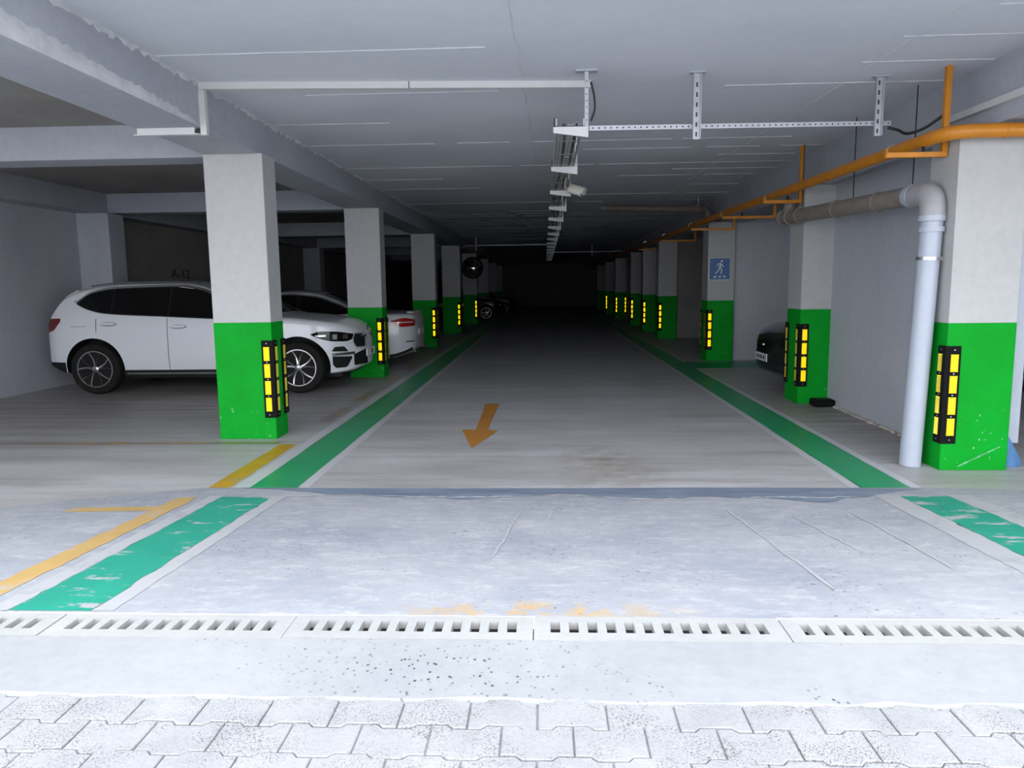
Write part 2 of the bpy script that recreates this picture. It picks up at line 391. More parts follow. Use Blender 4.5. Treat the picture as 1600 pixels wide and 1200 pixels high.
# bare bluish joint along the foot of the ramp
bm = bmesh.new(); up = []; dn = []
xs = lin(-2.3, 2.7, 64); ph = [random.uniform(0, 6) for _ in range(4)]
for x in xs:
    e = 0.25 + 0.05*math.sin(2.1*x+ph[0]) + 0.04*math.sin(5.3*x+ph[1]) + 0.02*math.sin(13*x+ph[2]) + (0.08 if 0.3 < x < 2.0 else 0)
    e *= max(0.05, min(1, (x+2.3)/1.1, (2.7-x)/0.5))
    y1 = yb(x) - 0.004; y1 += 0.02*math.sin(1.7*x+ph[3])-0.02; y0 = y1 - max(0.012, e + random.uniform(-.012, .012))
    up.append(bm.verts.new((x, y1, ramp_z(x, y1)+0.003))); dn.append(bm.verts.new((x, y0, ramp_z(x, y0)+0.003)))
for k in range(len(xs)-1): bm.faces.new((dn[k], dn[k+1], up[k+1], up[k]))
put('bare_joint', bm, 'joint_concrete', rampo)
for x0, x1 in ((-2.2, -1.3), (-1.25, 0.1), (0.15, 1.15), (1.2, 2.2)):   # pale crust along the lower edge of the joint
    bm = bmesh.new(); g = []
    for x in lin(x0, x1, 30):
        c = 5.14 - (0.05 if 0.3 < x < 2.0 else 0) + 0.03*math.sin(4*x+1) + random.uniform(-.015, .015); w = random.uniform(.004, .022)*math.sin(math.pi*(x-x0)/(x1-x0))**0.5
        g.append([bm.verts.new((x, c-w, ramp_z(x, c-w)+0.0035)), bm.verts.new((x, c+w, ramp_z(x, c+w)+0.0035))])
    for a, b in zip(g, g[1:]): bm.faces.new((a[0], b[0], b[1], a[1]))
    put('mortar_crust', bm, 'crust', rampo)
# skid scars: thin pale scratches on the ramp
for (xa, ya, xb_, yb_) in ((-0.16, 4.75, -0.28, 3.75), (0.04, 4.72, 0.0, 4.45), (1.18, 4.75, 1.30, 3.30), (1.55, 4.6, 1.66, 3.9), (1.95, 4.7, 2.0, 3.6)):
    bm = bmesh.new(); g = []
    for t in lin(0, 1, 12):
        x = xa+(xb_-xa)*t + random.uniform(-.008, .008); y = ya+(yb_-ya)*t; w = 0.009*random.uniform(0.5, 1.2)
        g.append([bm.verts.new((x-w, y, ramp_z(x, y)+0.003)), bm.verts.new((x+w, y, ramp_z(x, y)+0.003))])
    for a, b in zip(g, g[1:]): bm.faces.new((a[0], a[1], b[1], b[0]))
    put('skid_scratch', bm, 'stripe_white_ramp', rampo)

# drain: a concrete channel under slotted grates one metre long
bm = bmesh.new()
bx(bm, (-8.2, YD0, -0.25), (8.6, YD0+0.025, ZD-0.055)); bx(bm, (-8.2, YD1-0.025, -0.25), (8.6, YD1, ZD-0.055)); bx(bm, (-8.2, YD0+0.025, -0.25), (8.6, YD1-0.025, -0.16))
dch = struct('drain_channel', bm, 'channel_concrete', label='dark concrete channel below the slotted drain grates')
def grate_mesh():
    bm = bmesh.new(); L, B = 0.994, YD1-YD0-0.004
    xc = [0.0]
    for k in range(12):
        c = 0.497 + (k-5.5)*0.0748; xc += [c-0.0195, c+0.0195]
    xc.append(L); yc = [0.0, 0.062, 0.158, B]
    v = [[bm.verts.new((x, y, 0)) for y in yc] for x in xc]
    fs = []
    for i in range(len(xc)-1):
        for j in range(3):
            if j == 1 and i % 2 == 1: continue
            fs.append(bm.faces.new((v[i][j], v[i+1][j], v[i+1][j+1], v[i][j+1])))
    ex = bmesh.ops.extrude_face_region(bm, geom=fs)
    bmesh.ops.translate(bm, verts=[e for e in ex['geom'] if isinstance(e, bmesh.types.BMVert)], vec=(0, 0, -0.034))
    bmesh.ops.recalc_face_normals(bm, faces=bm.faces[:])
    me = bpy.data.meshes.new('drain_grate'); bm.to_mesh(me); bm.free(); me.materials.append(MATS['drain_concrete']); return me
gm = grate_mesh()
gl = ['pale slotted drain grate in front of the left yellow line', 'pale slotted drain grate at the foot of the left turquoise stripe',
      'pale slotted drain grate just left of centre, beside the orange stain', 'pale slotted drain grate right of centre under the skid scratches', 'pale slotted drain grate at the right end of the row']
for i, x in enumerate((-3.048, -2.048, -1.05, -0.052, 0.948)):
    o = bpy.data.objects.new('drain_grate', gm); COL.objects.link(o); o.location = (x+0.001, YD0+0.002, ZD + (0.0, -0.002, 0.0, 0.001, -0.001)[i])
    tag(o, gl[i], 'drain grate', 'drain grates across the ramp head')
for k, x in enumerate((-5.048, -4.048, 1.948, 2.948)):
    o = bpy.data.objects.new('grate_cover', gm); COL.objects.link(o); o.parent = dch; o.location = (x+0.001, YD0+0.002, ZD)
# concrete strip and interlocking paving in front of the drain
bm = bmesh.new(); g = []
for x in lin(-8.2, 8.6, 120):
    e = 2.315 + random.uniform(-0.016, 0.016)
    g.append([bm.verts.new((x, e, ZD-0.012)), bm.verts.new((x, e+0.02, ZD-0.002)), bm.verts.new((x, YD0, ZD-0.001)), bm.verts.new((x, YD0, ZD-0.2)), bm.verts.new((x, e, ZD-0.2))])
for a, b in zip(g, g[1:]):
    for k in range(4): bm.faces.new((a[k], b[k], b[k+1], a[k+1]))
struct('kerb_strip', bm, 'strip_concrete', label='pitted pale concrete strip between the drain and the paving blocks')
pave = sbox('pavement', (-14, -12, -0.2), (14, 2.40, ZD-0.014), 'paver_concrete', label='pale interlocking concrete block paving outside the garage')
P, Rw, off = 0.222, 0.153, 0.020
def fjoint(x):
    """shape of the joint between two rows, period P"""
    t = (x / P) % 1.0
    if t < 0.20 or t > 0.80: return 0.0
    if t < 0.28: return off*(t-0.20)/0.08
    if t > 0.72: return off*(0.80-t)/0.08
    return off
def paver_mesh(sh):
    gap = 0.0028; xs = [-0.5, -0.3, -0.22, 0.22, 0.3, 0.5] if sh == 0.5 else [-0.5, -0.28, -0.2, 0.2, 0.28, 0.5]
    lo = []; hi = []
    for t in xs:
        x = t*P; xx = max(-P/2+gap, min(P/2-gap, x)); f = fjoint(x + (P/2 if sh == 0.5 else 0.0) + 1e-6)
        lo.append((xx, f+gap)); hi.append((xx, f+Rw-gap))
    bm = bmesh.new(); prism(bm, lo + hi[::-1], -0.05, 0.0)
    bmesh.ops.recalc_face_normals(bm, faces=bm.faces[:])
    top = [f for f in bm.faces if f.normal.z > 0.9]
    bmesh.ops.bevel(bm, geom=[e for f in top for e in f.edges], offset=0.003, segments=1, affect='EDGES')
    me = bpy.data.meshes.new('paving_block'); bm.to_mesh(me); bm.free(); me.materials.append(MATS['paver_concrete']); return me
pm = [paver_mesh(0.5), paver_mesh(0.0)]
for r in range(9):
    for c in range(-12, 13):
        o = bpy.data.objects.new('paving_block', pm[r % 2]); COL.objects.link(o); o.parent = pave
        o.location = (0.08 + c*P + (P/2 if r % 2 else 0), 2.168 - r*Rw, ZD - 0.004 + random.uniform(-0.003, 0.002)); o.rotation_euler = (random.uniform(-.01, .01), random.uniform(-.01, .01), 0)

# ------------------------------------------------------------------ ceiling, beams, walls
ceil = sbox('ceiling', (XL-0.3, YF, CEIL), (XR+0.3, YE+0.3, CEIL+0.25), 'ceiling_paint', label='blue grey painted concrete ceiling with shuttering seams')
k = 0; y = 4.25
while y < 30:
    x = -2.75
    while x < 3.3:
        L = random.uniform(0.5, 2.6); x1 = min(3.35, x+L)
        if random.random() < 0.62:
            w = random.uniform(0.003, 0.007); bm = bmesh.new(); g = []
            for xx in lin(x, x1, max(3, int(L/0.25))):
                ww = w*random.uniform(0.5, 1.2); yo = random.uniform(-.004, .004)
                g.append([bm.verts.new((xx, y+yo-ww, CEIL+0.001)), bm.verts.new((xx, y+yo, CEIL-0.006)), bm.verts.new((xx, y+yo+ww, CEIL+0.001))])
            for a, b in zip(g, g[1:]):
                bm.faces.new((a[0], b[0], b[1], a[1])); bm.faces.new((a[1], b[1], b[2], a[2]))
            put('seam_ridge', bm, 'plaster_white', ceil)
        x = x1 + random.uniform(0.02, 0.3)
    y += random.choice((0.56, 0.58, 1.13)); k += 1
for xa, xb_ in ((-0.20, 0.02), (2.55, 2.1)):
    y = 4.0
    while y < 16:
        L = random.uniform(0.4, 1.6); bm = bmesh.new(); g = []
        for yy in lin(y, y+L, 8):
            x = xa + (xb_-xa)*(yy-4)/14 + random.uniform(-.012, .012); w = random.uniform(.004, .009)
            g.append([bm.verts.new((x-w, yy, CEIL+0.001)), bm.verts.new((x, yy, CEIL-0.005)), bm.verts.new((x+w, yy, CEIL+0.001))])
        for a, b in zip(g, g[1:]):
            bm.faces.new((a[0], b[0], b[1], a[1])); bm.faces.new((a[1], b[1], b[2], a[2]))
        put('seam_ridge', bm, 'plaster_white', ceil); y += L + random.uniform(0, 0.4)

bl = sbox('ceiling_beam', (-3.28, YF, BEAM), (-2.75, YE, CEIL+0.05), 'beam_paint', label='long concrete beam over the left row of pillars', bev=0.008)
br = sbox('ceiling_beam', (3.38, YF, RBEAM), (3.92, YE, CEIL+0.05), 'beam_paint', label='long concrete beam over the right row of pillars', bev=0.008)
sbox('ceiling_beam', (XL, YF, 2.77), (-7.34, YE, CEIL+0.05), 'beam_paint', label='edge beam along the left wall')
ordn = ['first', 'second', 'third', 'fourth', 'fifth', 'sixth', 'seventh', 'eighth', 'ninth', 'tenth', 'eleventh', 'twelfth', 'thirteenth', 'fourteenth', 'fifteenth', 'sixteenth']
for i, y in enumerate(LP):
    sbox('ceiling_beam', (-7.34, y+0.16, BEAM), (-3.28, y+0.56, CEIL+0.05), 'beam_paint', label=f'cross beam over the left bays at the {ordn[i]} pillar', bev=0.006)
for i, y in enumerate(RP):
    if i: sbox('ceiling_beam', (3.92, y+0.1, RBEAM), (XR, y+0.5, CEIL+0.05), 'beam_paint', label=f'cross beam over the right bays at the {ordn[i]} pillar')
# rough plaster residue where slab and left beam meet, and a filled patch on the beam
bm = bmesh.new(); g = []
for y in lin(YF, 17, 260):
    a, c = random.uniform(0.004, 0.05), random.uniform(0.004, 0.04)
    g.append([bm.verts.new((-2.752, y, CEIL-a)), bm.verts.new((-2.752+0.012*random.random(), y, CEIL-a*0.5)), bm.verts.new((-2.75+c*0.5, y, CEIL-0.010*random.random()-0.002)), bm.verts.new((-2.75+c, y, CEIL+0.001))])
for a, b in zip(g, g[1:]):
    for k in range(3): bm.faces.new((a[k], b[k], b[k+1], a[k+1]))
tag(put('plaster_residue', bm, 'plaster_white', bl), 'rough plaster drips in the corner')
bm = bmesh.new(); g = []
for t in lin(0, 1, 60):
    y = YF+0.02 + (6.05-YF-0.02)*t; hgt = 0.14*(1-t)**0.5 + 0.012 + random.uniform(-.014, .014)
    g.append([bm.verts.new((-2.746, y, BEAM+0.004)), bm.verts.new((-2.744, y, BEAM+hgt*0.6)), bm.verts.new((-2.7495, y, BEAM+hgt))])
for a, b in zip(g, g[1:]):
    for k in range(2): bm.faces.new((a[k], b[k], b[k+1], a[k+1]))
put('plaster_patch', bm, 'plaster_white', bl)

sbox('wall_left', (XL-0.25, YF, 0), (XL, 12.4, CEIL), 'wall_paint', label='grey painted side wall behind the SUV')
sbox('wall_left', (XL-0.25, 12.4, 0), (XL, YE, CEIL), 'raw_and_shade_concrete', label='side wall of the deeper left bays, their lack of light put into its colour')  # dimness of the unlit bays is carried by this wall's colour
sbox('ceiling', (-7.36, YF+0.01, CEIL-0.02), (-3.26, YE, CEIL+0.01), 'raw_and_shade_concrete', label='bare brownish concrete slab over the left bays')
sbox('ceiling', (3.90, YF+0.01, CEIL-0.02), (XR, YE, CEIL+0.01), 'raw_and_shade_concrete', label='bare concrete slab over the right bays')
sbox('wall_back', (XL, YE, 0), (XR, YE+0.25, CEIL), 'wall_shade_paint', label='dark end wall of the garage')
sbox('wall_right', (XR, YF, 0), (XR+0.25, YE, CEIL), 'wall_shade_paint', label='outer wall of the right parking bays')
wr = sbox('wall_right', (3.50, 6.30, 0), (3.78, 9.36, RBEAM+0.02), 'wall_paint', label='blue grey wall between the first two right pillars')
bm = bmesh.new()
for k in range(150):
    y = random.uniform(6.4, 9.2); s = random.uniform(0.008, 0.028); x = 3.495 - random.random()*0.04
    bmesh.ops.create_icosphere(bm, subdivisions=1, radius=s, matrix=Matrix.Translation((x, y, s*0.35)) @ Matrix.Scale(0.6, 4, (0, 0, 1)))
tag(put('rubble', bm, 'rubble', wr), 'crumbled plaster along the foot of the wall', kind='stuff')
for i, y in enumerate(RP[2:]):
    sbox('wall_right', (3.58, y+0.12, 0), (XR, y+0.32, CEIL), 'wall_paint' if i < 1 else 'wall_shade_paint', label=f'partition wall beside the {ordn[i+2]} right pillar')  # deeper partitions take the shade-darkened wall colour
# unseen building front, its tall upper wall put up to block overhead skylight
sbox('wall_front', (-16, YF-0.25, CEIL), (16, YF, 11.0), 'facade_render', label='unseen building front above the garage entrance, added to block overhead skylight')
sbox('wall_front', (-16, YF-0.25, -0.1), (XL-0.25, YF, CEIL), 'facade_render', label='building front left of the entrance')
sbox('wall_front', (XR-2.0, YF-0.25, -0.1), (16, YF, CEIL), 'facade_render', label='building front right of the entrance')

# ------------------------------------------------------------------ pillars with corner guards
def panel_mesh(w, h):
    """prismatic reflector sheet: an array of corner cubes, facing -Y, its rim in the plane y=0"""
    a = 0.0075; bm = bmesh.new(); s2 = math.sqrt(2)
    n = Vector((1, 1, 1)).normalized(); e1 = Vector((1, -1, 0)).normalized(); e2 = n.cross(e1)
    cache = {}
    def vv(i, j, k):
        if (i, j, k) not in cache:
            p = Vector((i, j, k))*a
            x = max(-w/2, min(w/2, p.dot(e1))); z = max(-h/2, min(h/2, p.dot(e2)))
            cache[(i, j, k)] = bm.verts.new((x, -p.dot(n), z))
        return cache[(i, j, k)]
    N = int(h/a)+2
    for i in range(-N, N+1):
        for j in range(-N, N+1):
            k = -i-j; p = Vector((i, j, k))*a
            if abs(p.dot(e1)) > w/2-a*0.3 or abs(p.dot(e2)) > h/2-a*0.3: continue
            for d1, d2 in (((1,0,0),(0,1,0)), ((0,1,0),(0,0,1)), ((0,0,1),(1,0,0))):
                q = [vv(i, j, k), vv(i+d1[0], j+d1[1], k+d1[2]), vv(i+d1[0]+d2[0], j+d1[1]+d2[1], k+d1[2]+d2[2]), vv(i+d2[0], j+d2[1], k+d2[2])]
                try: bm.faces.new(q)
                except ValueError: pass
    bmesh.ops.recalc_face_normals(bm, faces=bm.faces[:])
    if sum(f.normal.y for f in bm.faces) > 0: bmesh.ops.reverse_faces(bm, faces=bm.faces[:])
    me = bpy.data.meshes.new('reflector'); bm.to_mesh(me); bm.free(); me.materials.append(MATS['reflector_yellow']); return me
PANEL = panel_mesh(0.062, 0.138)
def guard_mesh():
    bm = bmesh.new(); t, w, z0, z1 = 0.012, 0.105, 0.0, 0.775
    prism(bm, [(-t, -t), (w, -t), (w, 0), (0, 0), (0, w), (-t, w)], z0, z1)
    for z in (0.052, 0.217, 0.388, 0.558, 0.723):     # moulded cross ribs
        h = 0.016
        prism(bm, [(-t-0.004, -t-0.004), (w-0.004, -t-0.004), (w-0.004, -t+0.001), (-t+0.001, -t+0.001), (-t+0.001, w-0.004), (-t-0.004, w-0.004)], z-h/2, z+h/2)
    prism(bm, [(-t-0.003, -t-0.003), (0.016, -t-0.003), (-t-0.003, 0.016)], 0.01, z1-0.01)
    bmesh.ops.recalc_face_normals(bm, faces=bm.faces[:])
    me = bpy.data.meshes.new('rubber_angle'); bm.to_mesh(me); bm.free(); me.materials.append(MATS['rubber_black']); return me
GUARD = guard_mesh()
def bolt_mesh():
    bm = bmesh.new(); bmesh.ops.create_cone(bm, segments=8, radius1=0.006, radius2=0.005, depth=0.005, cap_ends=True, matrix=Matrix.Rotation(math.pi/2, 4, 'X'))
    me = bpy.data.meshes.new('bolt'); bm.to_mesh(me); bm.free(); me.materials.append(MATS['bolt_steel']); return me
BOLT = bolt_mesh()
def link(name, me, parent, loc, rz=0.0):
    o = bpy.data.objects.new(name, me); COL.objects.link(o); o.parent = parent; o.location = loc; o.rotation_euler = (0, 0, rz); return o
def guard(x, y, rz, label, z=0.218, detail=True):
    """corner guard; with rz = 0 its legs run along +X and +Y from the corner"""
    g = thing('corner_guard', label, 'corner guard', (x, y, z), rz, 'black and yellow corner guards on the pillars')
    link('rubber_angle', GUARD, g, (0, 0, 0))
    for k in range(4):
        zc = 0.1345 + k*0.1690
        link('reflector', PANEL, g, (0.056, -0.0125, zc))
        link('reflector', PANEL, g, (-0.0125, 0.056, zc), -math.pi/2)
    if detail:
        for zc in (0.03, 0.217, 0.388, 0.558, 0.745):
            link('bolt', BOLT, g, (0.055, -0.0175 if 0.1 < zc < 0.7 else -0.0135, zc)); link('bolt', BOLT, g, (-0.0175 if 0.1 < zc < 0.7 else -0.0135, 0.055, zc), -math.pi/2)
    return g
def pillar(x0, x1, y, d, top, label, grp):
    w = x1-x0; p = thing('concrete_pillar', label, 'pillar', (x0, y, 0), 0, grp)
    put('painted_base', box_bm((0, 0, 0), (w, d, GREEN), 0.004), 'pillar_green', p)['label'] = 'green painted lower part'
    put('painted_shaft', box_bm((0.001, 0.001, GREEN), (w-0.001, d-0.001, top), 0.004), 'pillar_white', p)['label'] = 'white painted upper part'
    return p
HP = math.pi/2
where_l = ['nearest, in front of the white SUV', 'between the SUV and the white sedan', 'just behind the white sedan', 'fourth from the entrance', 'carrying the round mirror', 'sixth from the entrance', 'seventh from the entrance', 'last one, deep in the dark']
for i, y in enumerate(LP):
    pillar(-3.28, -2.75+0.05, y, 0.36 if i else 0.34, BEAM, f'green and white pillar in the left row, {where_l[i]}', 'pillars of the left row')
    if i < 7: guard(-2.70, y, HP, f'corner guard on the front lane corner of the {ordn[i]} left pillar', detail=i < 3)
    if i < 3: guard(-2.70, y+(0.36 if i else 0.34), math.pi, f'corner guard on the rear lane corner of the {ordn[i]} left pillar', detail=i < 2)
where_r = ['nearest, beside the white downpipe', 'second one, with the rubber block at its foot', 'bearing the blue pedestrian sign', 'fourth from the entrance', 'fifth from the entrance', 'sixth from the entrance', 'seventh from the entrance', 'eighth from the entrance', 'last one, deep in the dark']
for i, y in enumerate(RP):
    x1 = 3.655 if i == 0 else 3.645
    pillar(3.135, x1, y, 0.5 if i else 0.42, RBEAM if i < 9 else CEIL, f'green and white pillar in the right row, {where_r[i]}', 'pillars of the right row')
    if i < 8: guard(3.135, y, 0.0, f'corner guard on the front lane corner of the {ordn[i]} right pillar', detail=i < 3)
    if i in (1, 2): guard(3.135, y+0.5, -HP, f'corner guard on the rear lane corner of the {ordn[i]} right pillar', detail=i < 2)
    if i == 6: guard(x1, y, HP, 'corner guard on the wall side corner of the seventh right pillar', detail=False)
npil = [o for o in COL.objects if o.name.startswith('concrete_pillar') and 'beside the white downpipe' in o['label']][0]
for k in range(9):
    a = k/8; p = ony(1500+58*a, 727-27*a, RP[0]-0.0015) - Vector((3.135, RP[0], 0)); w = random.uniform(0.003, 0.008); L_ = random.uniform(0.012, 0.03)
    bm = bmesh.new(); bm.faces.new([bm.verts.new(p+Vector(q)) for q in ((-L_, 0, -L_*0.5-w), (L_, 0, L_*0.5-w), (L_*0.9, 0, L_*0.5+w), (-L_*0.8, 0, -L_*0.5+w))]); put('paint_scratch', bm, 'scratch_green', npil)
for px, py in ((1530, 687), (1531, 649), (1527, 657), (1521, 700), (1548, 677), (1566, 686), (1535, 676)):
    p = ony(px, py, RP[0]-0.0015) - Vector((3.135, RP[0], 0)); w = random.uniform(0.004, 0.010)
    bm = bmesh.new(); bm.faces.new([bm.verts.new(p+Vector((w*math.cos(t)*random.uniform(.6, 1), 0, w*math.sin(t)*1.3))) for t in lin(0, 5.2, 6)]); put('paint_chip', bm, 'scratch_green', npil)
# half columns against the left wall
for i, y in enumerate(LP[1:5]):
    p = thing('wall_column', f'plain pale column against the left wall, {ordn[i]} beyond the SUV', 'column', (-7.60, y-0.12, 0), 0, 'columns along the left wall')
    put('shaft', box_bm((-0.119, 0, 0), (0.42, 0.46, BEAM-0.02), 0.004), 'wall_paint', p)
# bay lettering on the left wall
def text_mesh(s, size, ext=0.002):
    cu = bpy.data.curves.new('t', 'FONT'); cu.body = s; cu.size = size; cu.extrude = ext; cu.align_x = 'CENTER'
    o = bpy.data.objects.new('t', cu); COL.objects.link(o); bpy.context.view_layer.update()
    me = bpy.data.meshes.new_from_object(o.evaluated_get(bpy.context.evaluated_depsgraph_get())); bpy.data.objects.remove(o); bpy.data.curves.remove(cu); return me
me = text_mesh('A-12', 0.26); me.materials.clear(); me.materials.append(MATS['letter_black'])
o = put('bay_lettering', me, 'letter_black'); tag(o, 'black letters A-12 stencilled on the left wall above the SUV', 'lettering')
q = onx(283, 436, XL); o.location = (XL+0.003, q.y, q.z+0.02); o.rotation_euler = (HP, 0, HP)
o.scale = (1.6, 1, 1)

# ------------------------------------------------------------------ services on the right: downpipe, gas pipe
dp = thing('drain_pipe', 'grey plastic downpipe beside the nearest right pillar, turning back under the ceiling', 'pipe', (2.985, 6.12, 0))
r = 0.082
bm = bmesh.new(); tube(bm, [(0, 0, 0.002), (0.05, 0, 1.62), (0.062, 0, 1.98)], r, 24); put('vertical_pipe', bm, 'pvc_grey', dp, True)
bm = bmesh.new(); tube(bm, bent([(0.060, 0, 1.96), (0.065, 0, 2.18), (0.060, 0.32, 2.195)], 0.15, 8), r+0.012, 24); put('elbow', bm, 'pvc_elbow', dp, True)
bm = bmesh.new(); tube(bm, [(0.060, 0.25, 2.193), (0.015, 3.55, 2.30)], r, 24); put('horizontal_pipe', bm, 'pvc_grey_dusty', dp, True)
for yy, rr in ((0.30, .096), (0.34, .094), (0.95, .090), (1.9, .091), (2.95, .092), (3.3, .094), (3.55, .100)):
    bm = bmesh.new(); z = 2.193 + (yy-0.25)*0.0324; xo = 0.060-0.045*(yy-0.25)/3.3; tube(bm, [(xo, yy-0.022, z), (xo, yy+0.022, z)], rr, 24); put('collar', bm, 'pvc_grey' if yy < 0.5 else 'pvc_grey_dusty', dp, True)
for z, rr, mt_ in ((1.985, 0.093, 'pvc_grey'), (1.90, 0.089, 'pvc_grey')):
    bm = bmesh.new(); tube(bm, [(0.060, 0, z-0.02), (0.060, 0, z+0.02)], rr+0.006, 24); put('collar', bm, mt_, dp, True)
bm = bmesh.new(); tube(bm, [(0.051, 0, 1.66), (0.052, 0, 1.685)], 0.087, 24); put('clamp', bm, 'bolt_steel', dp, True)
put('clamp_lug', box_bm((0.128, -0.02, 1.655), (0.165, 0.0, 1.69), 0.002), 'bolt_steel', dp)
bm = bmesh.new(); tube(bm, [(0.015, 3.42, 2.296), (0.05, 3.42, 2.49)], 0.066, 18); put('branch', bm, 'pvc_grey_dusty', dp, True)
for yy in (0.55, 1.75, 3.2):
    bm = bmesh.new(); z = 2.193+(yy-0.25)*0.0324; xo = 0.060-0.045*(yy-0.25)/3.3; tube(bm, [(xo+0.10, yy, z), (xo+0.10, yy, CEIL)], 0.005, 8); put('hanger_rod', bm, 'car_trim', dp)

gp = thing('gas_pipe', 'orange gas pipe turning round the nearest right pillar and running back along the beam', 'pipe', (2.95, 5.80, 0))
zs = 2.585
bm = bmesh.new(); tube(bm, bent([(3.2, 0, zs+.01), (0.03, 0, zs), (0.0, 0.55, zs-0.005), (0.0, 7.0, zs+0.05), (0.0, 30.0, zs+0.10)], 0.22, 8), 0.052, 18); put('pipe', bm, 'gas_orange', gp, True)
for xx in (0.42, 1.4):
    bm = bmesh.new(); tube(bm, [(xx-0.006, 0, zs), (xx+0.006, 0, zs)], 0.056, 18); put('weld', bm, 'gas_orange', gp, True)
for yy in (0.85, 4.37, 6.85, 9.6, 13.0, 16.5):
    bm = bmesh.new(); z = zs + (yy-0.5)*0.007; tube(bm, [(0, yy-0.012, z), (0, yy+0.012, z)], 0.057, 18); put('pipe_clip', bm, 'bolt_steel', gp, True)
bw = ['nearest the entrance', 'above the second right pillar', 'third from the entrance', 'fourth from the entrance', 'fifth from the entrance', 'farthest back']
for i, y in enumerate((6.12, 9.40, 11.5, 13.9, 17.4, 21.6)):
    b_ = thing('pipe_bracket', f'orange square tube bracket holding the gas pipe, {bw[i]}', 'bracket', (2.665, y, 2.475), 0, 'orange brackets under the gas pipe')
    top = CEIL - 2.475 if i < 2 else RBEAM - 2.475; xe = 0.462 if i < 2 else 0.78
    pbox('foot', (0.0, -0.02, -0.022), (xe, 0.02, 0.018), 'gas_orange', b_, 0.003)
    pbox('post', (xe-0.042, -0.022, 0.018), (xe, 0.022, top), 'gas_orange', b_, 0.003)
    pbox('end_cap', (-0.006, -0.021, -0.023), (0.0, 0.021, 0.05), 'gas_orange', b_)
    pbox('clip', (0.275, -0.008, 0.018), (0.295, 0.008, 0.07), 'car_trim', b_)

# black rubber block at the foot of the second right pillar
rb = thing('rubber_block', 'black rubber block lying at the foot of the second right pillar', 'wheel stop', (3.38, 9.16, 0))
put('block', box_bm((-0.125, -0.11, 0), (0.125, 0.11, 0.085), 0.02, 2), 'rubber_black', rb); put('recess', box_bm((-0.07, -0.06, 0.083), (0.07, 0.06, 0.088), 0.002), 'car_trim', rb)
# white panel and blue tarp beside the nearest right pillar
pn = put('white_panel', box_bm((3.66, 6.08, 0.19), (3.815, 6.115, 2.60), 0.006), 'pvc_grey'); tag(pn, 'narrow pale panel standing up behind the nearest right pillar', 'panel')
bm = bmesh.new(); g = []
for a in lin(0, 1, 10):
    x = 3.66 + 0.15*a; top = 0.27 - 0.24*a**1.8
    g.append([bm.verts.new((x, 6.05 - 0.03*t + 0.012*math.sin(9*a+3*t), 0.002 + top*t)) for t in lin(0, 1, 6)])
for a, b in zip(g, g[1:]):
    for k in range(5): bm.faces.new((a[k], b[k], b[k+1], a[k+1]))
bmesh.ops.solidify(bm, geom=bm.faces[:], thickness=0.004)
tag(put('blue_tarp', bm, 'tarp_blue', None, True), 'scrap of light blue plastic sheet at the foot of the nearest right pillar', 'plastic sheet')

# ------------------------------------------------------------------ ceiling services: cable tray, rails, ducts
tray = thing('cable_tray', 'slotted steel cable tray running down the middle of the ceiling', 'cable tray', (0.0, 6.0, 2.717))
def tray_x(y): return 0.21 - 0.0035*(y-6)
TL = 33.0
for sx in (-0.113, 0.098):
    bm = bmesh.new()
    bx(bm, (0.21+sx-0.004, -0.05, 0.0), (0.21+sx+0.004, TL, 0.05)); put('side_rail', bm, 'galvanised', tray)
for k in range(8):
    x = 0.21 - 0.1 + k*0.0262; bm = bmesh.new(); bx(bm, (x-0.004, 0.0, 0.002), (x+0.006, TL, 0.006)); put('bottom_strip', bm, 'tray_steel', tray)
for k in range(int(TL/0.65)):
    bm = bmesh.new(); bx(bm, (0.10, 0.6+k*0.65, 0.0005), (0.305, 0.615+k*0.65, 0.0065)); put('cross_strip', bm, 'tray_steel', tray)
bm = bmesh.new(); tube(bm, [(0.16 + 0.02*math.sin(y*0.9), y, 0.022) for y in lin(0.05, TL-0.2, 60)], 0.013, 8); put('cable', bm, 'cable_black', tray)
bm = bmesh.new(); tube(bm, [(0.24 + 0.02*math.sin(y*0.7+1), y, 0.022) for y in lin(0.05, TL-0.2, 60)], 0.013, 8); put('cable', bm, 'cable_black', tray)
def hanger(y, i):
    h = thing('tray_hanger', f'pale cantilever hanger carrying the cable tray, {"nearest" if i == 0 else ordn[i] + " from the entrance"}', 'hanger', (0.33, y, 2.715), 0, 'hangers of the cable tray')
    z1 = CEIL - 2.715
    put('post', box_bm((-0.014, -0.012, -0.075), (0.016, 0.012, z1-0.004), 0.002), 'galvanised', h)
    put('head_plate', box_bm((-0.085, -0.04, z1-0.012), (0.085, 0.04, z1), 0.002), 'galvanised', h)
    bm = bmesh.new(); v = []
    for yy in (-0.016, 0.012):
        v.append([bm.verts.new(q) for q in ((-0.255, yy, -0.002), (-0.255, yy, -0.045), (0.014, yy, -0.082), (0.014, yy, -0.002))])
    bm.faces.new(v[0]); bm.faces.new(v[1][::-1])
    for k in range(4): bm.faces.new((v[0][k], v[1][k], v[1][(k+1) % 4], v[0][(k+1) % 4]))
    put('arm', bm, 'plastic_white', h)
    if i < 3:
        for k in range(9):
            bm = bmesh.new(); bmesh.ops.create_cone(bm, segments=8, radius1=0.005, radius2=0.005, depth=0.0012, cap_ends=True, matrix=Matrix.Translation((0.001, -0.0125, -0.05+k*0.048)) @ Matrix.Rotation(HP, 4, 'X')); put('hole', bm, 'cable_black', h)
        put('pin', box_bm((-0.251, -0.012, -0.002), (-0.241, -0.004, 0.065)), 'cable_black', h)
    return h
for i in range(16): hanger(6.0 + 1.95*i, i)
